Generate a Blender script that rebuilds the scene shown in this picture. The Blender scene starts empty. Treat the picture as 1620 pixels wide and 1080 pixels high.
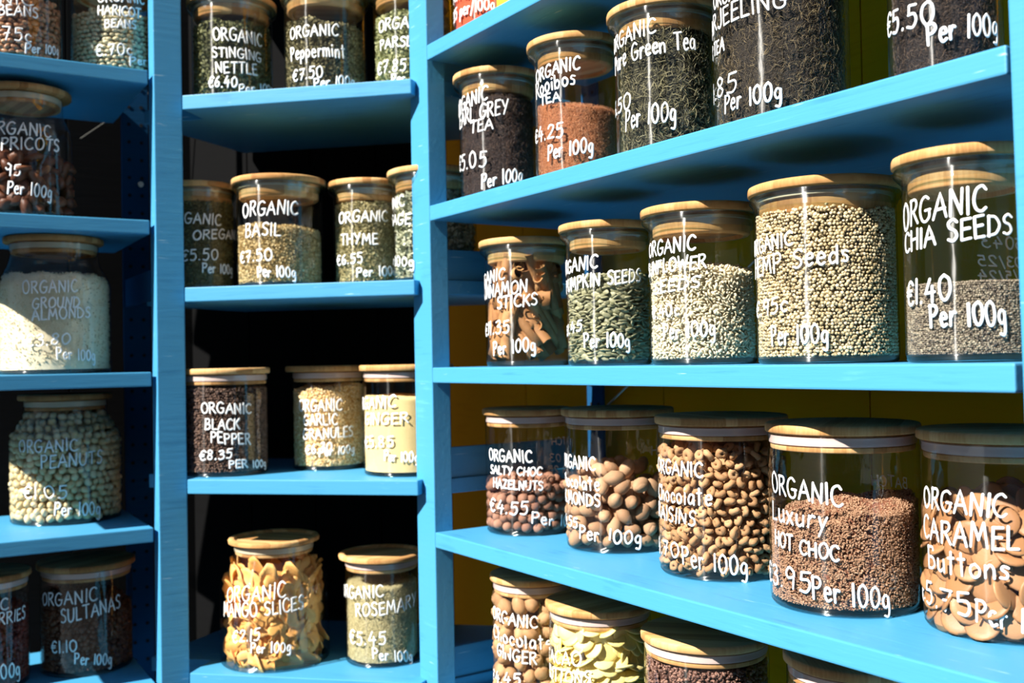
import bpy, bmesh, math, random
import numpy as np
from mathutils import Matrix, Vector
sc = bpy.context.scene
col = sc.collection
rng = np.random.default_rng(7)
random.seed(7)
PI = math.pi

# ------------------------------------------------------------------ camera
cd = bpy.data.cameras.new('camera'); cam = bpy.data.objects.new('camera', cd); col.objects.link(cam)
pitch, roll = math.radians(1.0074), math.radians(-1.0809)
Fv = Vector((0, math.cos(pitch), math.sin(pitch))); Uv = Vector((0, -math.sin(pitch), math.cos(pitch))); Xv = Vector((1, 0, 0))
R_ = Xv*math.cos(roll) + Uv*math.sin(roll); U_ = -Xv*math.sin(roll) + Uv*math.cos(roll)
cam.matrix_world = Matrix(((R_.x, U_.x, -Fv.x, 0), (R_.y, U_.y, -Fv.y, 0), (R_.z, U_.z, -Fv.z, 0), (0, 0, 0, 1)))
cd.sensor_width = 36; cd.lens = 35.99; cd.clip_start = .01
cd.dof.use_dof = True; cd.dof.focus_distance = 1.3; cd.dof.aperture_fstop = 5.0
sc.camera = cam

# ------------------------------------------------------------------ light
w = bpy.data.worlds.new('sky'); sc.world = w; w.use_nodes = True
nt = w.node_tree; nt.nodes.clear()
tc = nt.nodes.new('ShaderNodeTexCoord'); sx = nt.nodes.new('ShaderNodeSeparateXYZ'); cr = nt.nodes.new('ShaderNodeValToRGB')
mp = nt.nodes.new('ShaderNodeMapRange'); mp.inputs[1].default_value = -1; mp.inputs[2].default_value = 1
bg = nt.nodes.new('ShaderNodeBackground'); wo = nt.nodes.new('ShaderNodeOutputWorld')
nt.links.new(tc.outputs['Generated'], sx.inputs[0]); nt.links.new(sx.outputs[2], mp.inputs[0]); nt.links.new(mp.outputs[0], cr.inputs[0])
nt.links.new(cr.outputs[0], bg.inputs[0]); nt.links.new(bg.outputs[0], wo.inputs[0])
e = cr.color_ramp.elements
e[0].position = 0; e[0].color = (.10, .10, .10, 1); e[1].position = 1; e[1].color = (.48, .68, 1.0, 1)
for p, c in ((.47, (.14, .14, .14, 1)), (.52, (.95, .97, 1.0, 1)), (.7, (.62, .78, 1.0, 1))):
    q = e.new(p); q.color = c
bg.inputs[1].default_value = 0.38
sd = bpy.data.lights.new('sun', 'SUN'); sun = bpy.data.objects.new('sun', sd); col.objects.link(sun)
sd.energy = 11.8; sd.angle = math.radians(.6); sd.color = (1, .955, .87)
AZ, EL = math.radians(53), math.radians(40)
to_sun = Vector((-math.sin(AZ)*math.cos(EL), -math.cos(AZ)*math.cos(EL), math.sin(EL)))
sun.rotation_euler = to_sun.to_track_quat('Z', 'Y').to_euler()
sun.location = to_sun*5
sc.view_settings.view_transform = 'Standard'; sc.view_settings.look = 'None'; sc.view_settings.gamma = 1
sc.view_settings.use_curve_mapping = False; sc.view_settings.exposure = 0.0
sc.cycles.transparent_max_bounces = 32; sc.cycles.max_bounces = 10; sc.cycles.sample_clamp_indirect = 4
sc.cycles.caustics_reflective = False; sc.cycles.caustics_refractive = False

# ------------------------------------------------------------------ materials
def lin(c): return tuple(((x/255)/12.92 if x/255 <= .04045 else ((x/255+.055)/1.055)**2.4) for x in c)
def new_mat(name):
    m = bpy.data.materials.new(name); m.use_nodes = True
    n = m.node_tree; b = n.nodes['Principled BSDF']
    return m, n, b
def N(n, t, **k):
    x = n.nodes.new(t)
    for a, v in k.items(): setattr(x, a, v)
    return x
def ramp(n, cols, pos=None, interp='LINEAR'):
    r = N(n, 'ShaderNodeValToRGB'); el = r.color_ramp.elements; r.color_ramp.interpolation = interp
    k = len(cols)
    el[0].position = 0 if pos is None else pos[0]; el[0].color = (*cols[0], 1)
    el[1].position = 1 if pos is None else pos[-1]; el[1].color = (*cols[-1], 1)
    for i in range(1, k-1):
        q = el.new(i/(k-1) if pos is None else pos[i]); q.color = (*cols[i], 1)
    return r
def math_node(n, op, a, b=None):
    x = N(n, 'ShaderNodeMath', operation=op)
    for i, v in enumerate((a, b)):
        if v is None: continue
        if isinstance(v, (int, float)): x.inputs[i].default_value = v
        else: n.links.new(v, x.inputs[i])
    return x.outputs[0]
def piece_mat(name, cols, rough=.6, var=.35, scale=60, bump=.2, spec=.4, coat=0, speck=None):
    """colour differs from piece to piece (and mottles within one)"""
    m, n, b = new_mat(name)
    g = N(n, 'ShaderNodeNewGeometry'); oi = N(n, 'ShaderNodeObjectInfo')
    r = math_node(n, 'FRACT', math_node(n, 'ADD', g.outputs['Random Per Island'], oi.outputs['Random']))
    tcn = N(n, 'ShaderNodeTexCoord'); no = N(n, 'ShaderNodeTexNoise'); no.inputs['Scale'].default_value = scale; no.inputs['Detail'].default_value = 3
    n.links.new(g.outputs['Position'], no.inputs[0])
    f = math_node(n, 'ADD', math_node(n, 'MULTIPLY', r, 1-var), math_node(n, 'MULTIPLY', no.outputs[0], var))
    cr_ = ramp(n, [lin(c) for c in cols]); n.links.new(f, cr_.inputs[0])
    out = cr_.outputs[0]
    if speck:
        vo = N(n, 'ShaderNodeTexNoise'); vo.inputs['Scale'].default_value = speck[1]; n.links.new(g.outputs['Position'], vo.inputs[0])
        rr = ramp(n, [(0, 0, 0), (1, 1, 1)], [.56, .62]); n.links.new(vo.outputs[0], rr.inputs[0])
        mx = N(n, 'ShaderNodeMixRGB'); n.links.new(rr.outputs[0], mx.inputs[0]); n.links.new(out, mx.inputs[1]); mx.inputs[2].default_value = (*lin(speck[0]), 1)
        out = mx.outputs[0]
    n.links.new(out, b.inputs['Base Color'])
    b.inputs['Roughness'].default_value = rough; b.inputs['Specular IOR Level'].default_value = spec; b.inputs['Coat Weight'].default_value = coat
    if bump:
        bp = N(n, 'ShaderNodeBump'); bp.inputs['Strength'].default_value = bump; bp.inputs['Distance'].default_value = .001
        n2 = N(n, 'ShaderNodeTexNoise'); n2.inputs['Scale'].default_value = scale*8; n.links.new(g.outputs['Position'], n2.inputs[0])
        n.links.new(n2.outputs[0], bp.inputs['Height']); n.links.new(bp.outputs[0], b.inputs['Normal'])
    return m
def fine_mat(name, cols, scale=700, rough=.8, bump=.6, dist=.002):
    """fine granules: voronoi cells with a colour each"""
    m, n, b = new_mat(name)
    g = N(n, 'ShaderNodeNewGeometry'); v = N(n, 'ShaderNodeTexVoronoi'); v.inputs['Scale'].default_value = scale
    n.links.new(g.outputs['Position'], v.inputs[0])
    sp = N(n, 'ShaderNodeSeparateColor'); n.links.new(v.outputs['Color'], sp.inputs[0])
    cr_ = ramp(n, [lin(c) for c in cols]); n.links.new(sp.outputs[0], cr_.inputs[0]); n.links.new(cr_.outputs[0], b.inputs['Base Color'])
    b.inputs['Roughness'].default_value = rough; b.inputs['Specular IOR Level'].default_value = .25
    bp = N(n, 'ShaderNodeBump'); bp.inputs['Strength'].default_value = bump; bp.inputs['Distance'].default_value = dist; bp.invert = True
    n.links.new(v.outputs['Distance'], bp.inputs['Height']); n.links.new(bp.outputs[0], b.inputs['Normal'])
    return m
def paint_mat(name, base, light, dark, wear=True):
    m, n, b = new_mat(name)
    tcn = N(n, 'ShaderNodeTexCoord'); mpg = N(n, 'ShaderNodeMapping'); mpg.inputs['Scale'].default_value = (3, 45, 45)
    n.links.new(tcn.outputs['Object'], mpg.inputs[0])
    a = N(n, 'ShaderNodeTexNoise'); a.inputs['Scale'].default_value = 2.5; a.inputs['Detail'].default_value = 6; a.inputs['Roughness'].default_value = .65
    n.links.new(mpg.outputs[0], a.inputs[0])
    big = N(n, 'ShaderNodeTexNoise'); big.inputs['Scale'].default_value = 9; big.inputs['Detail'].default_value = 3; n.links.new(tcn.outputs['Object'], big.inputs[0])
    f = math_node(n, 'ADD', math_node(n, 'MULTIPLY', a.outputs[0], .6), math_node(n, 'MULTIPLY', big.outputs[0], .4))
    r = ramp(n, [lin(dark), lin(base), lin(base), lin(light)], [.28, .45, .58, .76]); n.links.new(f, r.inputs[0])
    out = r.outputs[0]
    if wear:
        s = N(n, 'ShaderNodeTexNoise'); s.inputs['Scale'].default_value = 4.5; s.inputs['Detail'].default_value = 3; n.links.new(mpg.outputs[0], s.inputs[0])
        rr = ramp(n, [(0, 0, 0), (1, 1, 1)], [.70, .76]); n.links.new(s.outputs[0], rr.inputs[0])
        mx = N(n, 'ShaderNodeMixRGB'); n.links.new(rr.outputs[0], mx.inputs[0]); n.links.new(out, mx.inputs[1]); mx.inputs[2].default_value = (*lin((165, 205, 225)), 1)
        out = mx.outputs[0]
    n.links.new(out, b.inputs['Base Color']); b.inputs['Roughness'].default_value = .5; b.inputs['Specular IOR Level'].default_value = .35
    bp = N(n, 'ShaderNodeBump'); bp.inputs['Strength'].default_value = .35; bp.inputs['Distance'].default_value = .0012
    n.links.new(a.outputs[0], bp.inputs['Height']); n.links.new(bp.outputs[0], b.inputs['Normal'])
    if not wear: b.inputs['Roughness'].default_value = .9; b.inputs['Specular IOR Level'].default_value = .08
    return m
def wood_mat(name, c1, c2, c3, rough=.65):
    """bamboo: glued strips about 9 mm wide, each its own tone, fine grain along them"""
    m, n, b = new_mat(name)
    tcn = N(n, 'ShaderNodeTexCoord'); s = N(n, 'ShaderNodeSeparateXYZ'); n.links.new(tcn.outputs['Object'], s.inputs[0])
    st = math_node(n, 'FLOOR', math_node(n, 'MULTIPLY', s.outputs[0], 70))
    oi = N(n, 'ShaderNodeObjectInfo'); wn = N(n, 'ShaderNodeTexWhiteNoise', noise_dimensions='1D')
    n.links.new(math_node(n, 'ADD', st, math_node(n, 'MULTIPLY', oi.outputs['Random'], 97)), wn.inputs['W'])
    mpg = N(n, 'ShaderNodeMapping'); mpg.inputs['Scale'].default_value = (420, 14, 60); n.links.new(tcn.outputs['Object'], mpg.inputs[0])
    g = N(n, 'ShaderNodeTexNoise'); g.inputs['Scale'].default_value = 1; g.inputs['Detail'].default_value = 4; n.links.new(mpg.outputs[0], g.inputs[0])
    f = math_node(n, 'ADD', math_node(n, 'MULTIPLY', wn.outputs['Value'], .5), math_node(n, 'MULTIPLY', g.outputs[0], .55))
    r = ramp(n, [lin(c1), lin(c2), lin(c3)], [.15, .5, .9]); n.links.new(f, r.inputs[0]); n.links.new(r.outputs[0], b.inputs['Base Color'])
    b.inputs['Roughness'].default_value = rough; b.inputs['Specular IOR Level'].default_value = .15
    return m
def thin_glass(name, edge, clear=(1, 1, 1), gain=1.0, power=9.0, rough=.012, streak=.42):
    """clear wall: Schlick reflection over a transparent body, tinted where the view runs along the wall"""
    m = bpy.data.materials.new(name); m.use_nodes = True; n = m.node_tree; n.nodes.clear()
    lw = N(n, 'ShaderNodeLayerWeight'); lw.inputs[0].default_value = .5
    fac = lw.outputs['Facing']
    sch = math_node(n, 'ADD', math_node(n, 'MULTIPLY', math_node(n, 'POWER', fac, 5.0), .9), .055*gain)
    tint = N(n, 'ShaderNodeMixRGB'); n.links.new(math_node(n, 'POWER', fac, power), tint.inputs[0])
    tint.inputs[1].default_value = (*clear, 1); tint.inputs[2].default_value = (*edge, 1)
    tr = N(n, 'ShaderNodeBsdfTransparent'); n.links.new(tint.outputs[0], tr.inputs[0])
    gl = N(n, 'ShaderNodeBsdfGlossy'); gl.inputs['Roughness'].default_value = rough
    bp = N(n, 'ShaderNodeBump'); bp.inputs['Strength'].default_value = .2; bp.inputs['Distance'].default_value = .002
    tcn = N(n, 'ShaderNodeTexCoord'); mpg = N(n, 'ShaderNodeMapping'); mpg.inputs['Scale'].default_value = (60, 60, 22); no = N(n, 'ShaderNodeTexNoise'); no.inputs['Scale'].default_value = 1
    n.links.new(tcn.outputs['Object'], mpg.inputs[0]); n.links.new(mpg.outputs[0], no.inputs[0]); n.links.new(no.outputs[0], bp.inputs['Height']); n.links.new(bp.outputs[0], gl.inputs['Normal'])
    # faint horizontal ripples of pressed glass pull a highlight out into an upright streak
    an = N(n, 'ShaderNodeBsdfAnisotropic'); an.inputs['Roughness'].default_value = .36; an.inputs['Anisotropy'].default_value = .84
    tg = N(n, 'ShaderNodeTangent', direction_type='RADIAL', axis='Z'); an.inputs['Rotation'].default_value = 0
    n.links.new(tg.outputs[0], an.inputs['Tangent']); n.links.new(bp.outputs[0], an.inputs['Normal'])
    g2 = N(n, 'ShaderNodeMixShader'); g2.inputs[0].default_value = streak; n.links.new(gl.outputs[0], g2.inputs[1]); n.links.new(an.outputs[0], g2.inputs[2])
    mx = N(n, 'ShaderNodeMixShader'); o = N(n, 'ShaderNodeOutputMaterial')
    n.links.new(sch, mx.inputs[0]); n.links.new(tr.outputs[0], mx.inputs[1]); n.links.new(g2.outputs[0], mx.inputs[2]); n.links.new(mx.outputs[0], o.inputs[0])
    return m
def plain(name, c, rough=.5, metal=0, spec=.5, em=None):
    m, n, b = new_mat(name); b.inputs['Base Color'].default_value = (*lin(c), 1); b.inputs['Roughness'].default_value = rough
    b.inputs['Metallic'].default_value = metal; b.inputs['Specular IOR Level'].default_value = spec
    return m
BLUE = paint_mat('blue_paint', (68, 147, 190), (98, 174, 208), (50, 124, 168))
NAVY = paint_mat('dark_blue_steel_paint', (22, 72, 112), (30, 84, 125), (16, 58, 96), wear=False)
BAMBOO = wood_mat('bamboo', (158, 108, 62), (200, 152, 96), (226, 186, 132))
BAMBOO_D = wood_mat('bamboo_dark', (132, 86, 46), (176, 126, 76), (204, 160, 108))  # darker bamboo tone, used for lids on the left unit
GLASS = thin_glass('jar_glass', (.50, .70, .66), (1, .998, .992))
GLASS_CLEAR = thin_glass('clear_glass', (.66, .74, .76), (1, .998, .994), streak=.10)
GREEN_RIM = thin_glass('green_glass_rim', (.14, .50, .38), (.97, .99, .98), gain=1.8, power=3.2, rough=.03)
BASE_GLASS = thin_glass('thick_base_glass', (.30, .56, .62), (.80, .90, .93), gain=1.4, power=1.6, rough=.03)
SILICONE = plain('silicone_seal', (206, 184, 178), .4)
INK = plain('white_marker_ink', (250, 250, 250), .55, spec=.2)
INK_BACK = plain('thin_white_marker_ink', (240, 240, 236), .6, spec=.2)
STEEL = plain('steel', (190, 190, 185), .35, 1)
STEEL_D = plain('dull_steel', (110, 110, 106), .5, 1)
HOLE = plain('hole_shadow', (8, 10, 14), .9)

# ------------------------------------------------------------------ mesh helpers
def link(name, me, mat, parent=None):
    o = bpy.data.objects.new(name, me); col.objects.link(o)
    if mat is not None and len(me.materials) == 0: me.materials.append(mat)
    if parent is not None: o.parent = parent
    return o
def tag(o, label=None, cat=None, group=None, kind=None):
    if label: o['label'] = label
    if cat: o['category'] = cat
    if group: o['group'] = group
    if kind: o['kind'] = kind
    return o
def empty(name, loc, rz=0):
    o = bpy.data.objects.new(name, None); col.objects.link(o); o.location = loc; o.rotation_euler = (0, 0, rz); o.empty_display_size = .05
    return o
def np_mesh(name, V, tris=None, quads=None, smooth=True):
    me = bpy.data.meshes.new(name); nt_ = 0 if tris is None else len(tris); nq = 0 if quads is None else len(quads)
    me.vertices.add(len(V)); me.vertices.foreach_set('co', np.asarray(V, np.float32).ravel())
    parts = []; starts = []; tot = []
    if nt_: parts.append(np.asarray(tris, np.int32).ravel()); starts.append(np.arange(nt_)*3); tot.append(np.full(nt_, 3))
    if nq: parts.append(np.asarray(quads, np.int32).ravel()); starts.append(np.arange(nq)*4+nt_*3); tot.append(np.full(nq, 4))
    L = np.concatenate(parts); me.loops.add(len(L)); me.loops.foreach_set('vertex_index', L)
    me.polygons.add(nt_+nq); me.polygons.foreach_set('loop_start', np.concatenate(starts).astype(np.int32))
    me.polygons.foreach_set('loop_total', np.concatenate(tot).astype(np.int32))
    me.update(calc_edges=True); me.validate()
    me.polygons.foreach_set('use_smooth', np.full(len(me.polygons), bool(smooth)))
    return me
def lathe(profile, n=56, close=False):
    """profile [(r,z)]: surface of revolution; r=0 ends close to a pole; close=True joins last to first"""
    V = []; Q = []; T = []
    idx = []
    for r, z in profile:
        if r < 1e-6: idx.append(('p', len(V))); V.append((0, 0, z))
        else:
            idx.append(('r', len(V)))
            for k in range(n): a = 2*PI*k/n; V.append((r*math.cos(a), r*math.sin(a), z))
    pr = list(zip(idx, idx[1:])) + ([(idx[-1], idx[0])] if close else [])
    for (ta, a), (tb, b) in pr:
        for k in range(n):
            k2 = (k+1) % n
            if ta == 'r' and tb == 'r': Q.append((a+k, a+k2, b+k2, b+k))
            elif ta == 'p': T.append((a, b+k2, b+k))
            else: T.append((a+k, a+k2, b))
    return np.array(V, float), T, Q
def lathe_obj(name, profile, mat, parent, n=56, close=False, smooth=True, loc=None):
    V, T, Q = lathe(profile, n, close)
    me = np_mesh(name, V, T or None, Q or None, smooth); o = link(name, me, mat, parent)
    if smooth: o.modifiers.new('split', 'EDGE_SPLIT').split_angle = math.radians(50)
    if loc: o.location = loc
    return o
def box(name, x0, x1, y0, y1, z0, z1, mat, parent=None, bev=.0018, skew=0):
    bm = bmesh.new(); bmesh.ops.create_cube(bm, size=1)
    for v in bm.verts: v.co = Vector((x0+(v.co.x+.5)*(x1-x0), y0+(v.co.y+.5)*(y1-y0), z0+(v.co.z+.5)*(z1-z0)))
    if bev: bmesh.ops.bevel(bm, geom=bm.edges[:], offset=bev, segments=2, affect='EDGES', profile=.6)
    if skew:
        for v in bm.verts: v.co.x -= v.co.z*skew
    me = bpy.data.meshes.new(name); bm.to_mesh(me); bm.free()
    return link(name, me, mat, parent)
def poly_board(name, pts, z0, z1, mat, parent, bev=.0018):
    bm = bmesh.new(); a = [bm.verts.new((x, y, z0)) for x, y in pts]; f = bm.faces.new(a)
    r = bmesh.ops.extrude_face_region(bm, geom=[f]); 
    for v in r['geom']:
        if isinstance(v, bmesh.types.BMVert): v.co.z = z1
    bmesh.ops.recalc_face_normals(bm, faces=bm.faces[:])
    if bev: bmesh.ops.bevel(bm, geom=bm.edges[:], offset=bev, segments=2, affect='EDGES', profile=.6)
    me = bpy.data.meshes.new(name); bm.to_mesh(me); bm.free()
    return link(name, me, mat, parent)
def rod(name, p, q, r, mat, parent):
    p, q = Vector(p), Vector(q); bm = bmesh.new()
    bmesh.ops.create_cone(bm, cap_ends=True, segments=12, radius1=r, radius2=r, depth=(q-p).length)
    bmesh.ops.transform(bm, matrix=Matrix.Translation((p+q)/2) @ (q-p).to_track_quat('Z', 'Y').to_matrix().to_4x4(), verts=bm.verts[:])
    me = bpy.data.meshes.new(name); bm.to_mesh(me); bm.free(); return link(name, me, mat, parent)

# ------------------------------------------------------------------ the setting
floor_m, fn, fb = new_mat('paving'); fno = N(fn, 'ShaderNodeTexNoise'); fno.inputs['Scale'].default_value = 30
frr = ramp(fn, [lin((56, 56, 58)), lin((74, 73, 72))]); fn.links.new(fno.outputs[0], frr.inputs[0]); fn.links.new(frr.outputs[0], fb.inputs['Base Color']); fb.inputs['Roughness'].default_value = .85
tag(box('floor', -14, 14, -14, 6, -1.46, -1.4, floor_m, None, 0), kind='structure')
BLACKW = paint_mat('black_wall_paint', (15, 15, 16), (22, 21, 22), (10, 10, 11), wear=False)
YELLOWW = paint_mat('yellow_wall_paint', (234, 152, 10), (240, 168, 26), (220, 136, 6), wear=False)
def panel_wall(name, o, ang, x0, x1, n, y, th, mat, z0=-1.4, z1=1.5, board='wall_board'):
    wl = empty(name, (o[0], o[1], 0), ang); tag(wl, kind='structure')
    box('backing_panel', x0, x1, y+th, y+th+.02, z0, z1, mat, wl, 0)
    wd = (x1-x0)/n
    for k in range(n): box(board, x0+k*wd+.0012, x0+(k+1)*wd-.0012, y, y+th, z0, z1, mat, wl, .0015)
    return wl
# unseen blocks added behind the camera: sky gaps for glass reflections, less ambient light
ADDED_BLOCK = plain('added_block', (96, 90, 84), .9)
for k, (x0, x1, h_) in enumerate(((-9.5, -4.6, 2.6), (-4.15, -1.3, 3.3), (-1.05, 1.6, 2.4), (2.1, 4.4, 3.2), (4.75, 9, 2.5))):
    tag(box('wall_added_%s' % 'abcde'[k], x0, x1, -9.2, -7.2, -1.4, h_, ADDED_BLOCK, None, 0), kind='structure')
# unit frames: local x runs along the front edge, local y goes back into the shelving
RO, CO, LO = (-.1435, 1.8294), (-.6158, 1.93), (-.8664, 1.8185)
RA, CA, LA = math.atan2(-.8342, .5514), math.atan2(-.1911, .9816), math.atan2(.5154, .857)
panel_wall('wall_right', RO, RA, -.75, 2.45, 7, .40, .018, YELLOWW)
panel_wall('wall_back', CO, CA, -.225, .395, 4, .42, .018, BLACKW, board='wall_board')
panel_wall('wall_left', LO, LA, -.95, .40, 5, .42, .018, BLACKW, board='wall_board')

# ------------------------------------------------------------------ shelving
T_ = .027
ZR = [.857, .5669, .2778, -.0118, -.305, -.595, -.886]
ZC = [.874, .5117, .1474, -.2141, -.5761, -.938]
ZL = [.561, .2761, -.0109, -.3033, -.5933, -.883]
def upright(parent, x0, x1, y, z0=-1.4, z1=1.45):
    o = box('steel_upright', x0, x1, y, y+.006, z0, z1, NAVY, parent, .001)
    bm = bmesh.new(); z = -.9
    while z < .95:
        for xx in (.28, .74):
            r = bmesh.ops.create_cone(bm, cap_ends=True, segments=12, radius1=.0038, radius2=.0038, depth=.0012)
            bmesh.ops.transform(bm, matrix=Matrix.Translation((x0+(x1-x0)*xx, y-.0002, z)) @ Matrix.Rotation(PI/2, 4, 'X'), verts=r['verts'])
        z += .0385
    me = bpy.data.meshes.new('bolt_holes'); bm.to_mesh(me); bm.free(); tag(link('bolt_holes', me, HOLE, o), kind='stuff')
    return o
ru = empty('shelving_unit', (*RO, 0), RA)
tag(ru, 'blue painted wooden shelving against the yellow wall, at the right', 'shelving', 'blue shelving units')
for z in ZR: box('shelf', 0, 1.0835, 0, .36, z-T_, z, BLUE, ru, .0022)
box('post', -.066, -.0005, 0, .037, -1.4, 1.45, BLUE, ru, .002)
box('post', 1.0905, 1.1565, -.001, .045, -1.4, 1.45, BLUE, ru, .002, skew=.012)
for z in ZR: box('shelf', 1.166, 2.24, 0, .36, z-T_, z, BLUE, ru, .0022)  # unseen bay added beyond the right post to block sky light
box('post', 2.25, 2.316, 0, .045, -1.4, 1.45, BLUE, ru, .002)  # end post of the added, unseen bay
upright(ru, -.02, .03, .362)
upright(ru, 1.06, 1.11, .362)
rod('brace_rod', (0, .385, -.105), (.42, .385, .160), .0022, STEEL, ru)
cu = empty('shelving_unit', (*CO, 0), CA)
tag(cu, 'blue painted wooden shelving with a black wall behind, in the middle', 'shelving', 'blue shelving units')
def to_local(p, o, a):
    dx, dy = p[0]-o[0], p[1]-o[1]; return (dx*math.cos(a)+dy*math.sin(a), -dx*math.sin(a)+dy*math.cos(a))
C_front_r = to_local((-.178, 1.8447), CO, CA)
cpts = [(0, 0), (C_front_r[0]+.004, 0), to_local((-.158, 1.888), CO, CA), to_local((-.1195, 1.862), CO, CA), to_local((.125, 2.026), CO, CA), to_local((.072, 2.112), CO, CA), (.5, .405), (-.07, .405), to_local((-.727, 2.04), CO, CA), to_local((-.60, 2.012), CO, CA)]
for z in ZC: poly_board('shelf', cpts, z-T_, z, BLUE, cu)
p0, p1 = to_local((-.1225, 1.865), CO, CA), to_local((.115, 2.025), CO, CA)
ra = math.atan2(p1[1]-p0[1], p1[0]-p0[0]); ln = math.hypot(p1[0]-p0[0], p1[1]-p0[1])
for z in ZC:
    r_ = box('side_rail', .002, ln, .001, .012, 0.0005, .056, BLUE, cu, .0012); r_.location = (p0[0], p0[1], z); r_.rotation_euler = (0, 0, ra)
lu = empty('shelving_unit', (*LO, 0), LA)
tag(lu, 'blue painted wooden shelving cut off by the left edge of the picture', 'shelving', 'blue shelving units')
for z in ZL: box('shelf', -.18, .2169, 0, .36, z-T_, z, BLUE, lu, .0022)
box('post', .2260, .2785, -.007, .038, -1.4, 1.45, BLUE, lu, .002)
up = upright(lu, .224, .280, .31)
bo = rod('bolt', (.262, .3035, .395), (.262, .3105, .395), .006, STEEL, up)
box('side_rail', .2260, .2360, .045, .30, .128, .186, NAVY, lu, .001)
rod('brace_rod', (.155, .40, .503), (.30, .40, .62), .0011, STEEL_D, lu)
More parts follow.
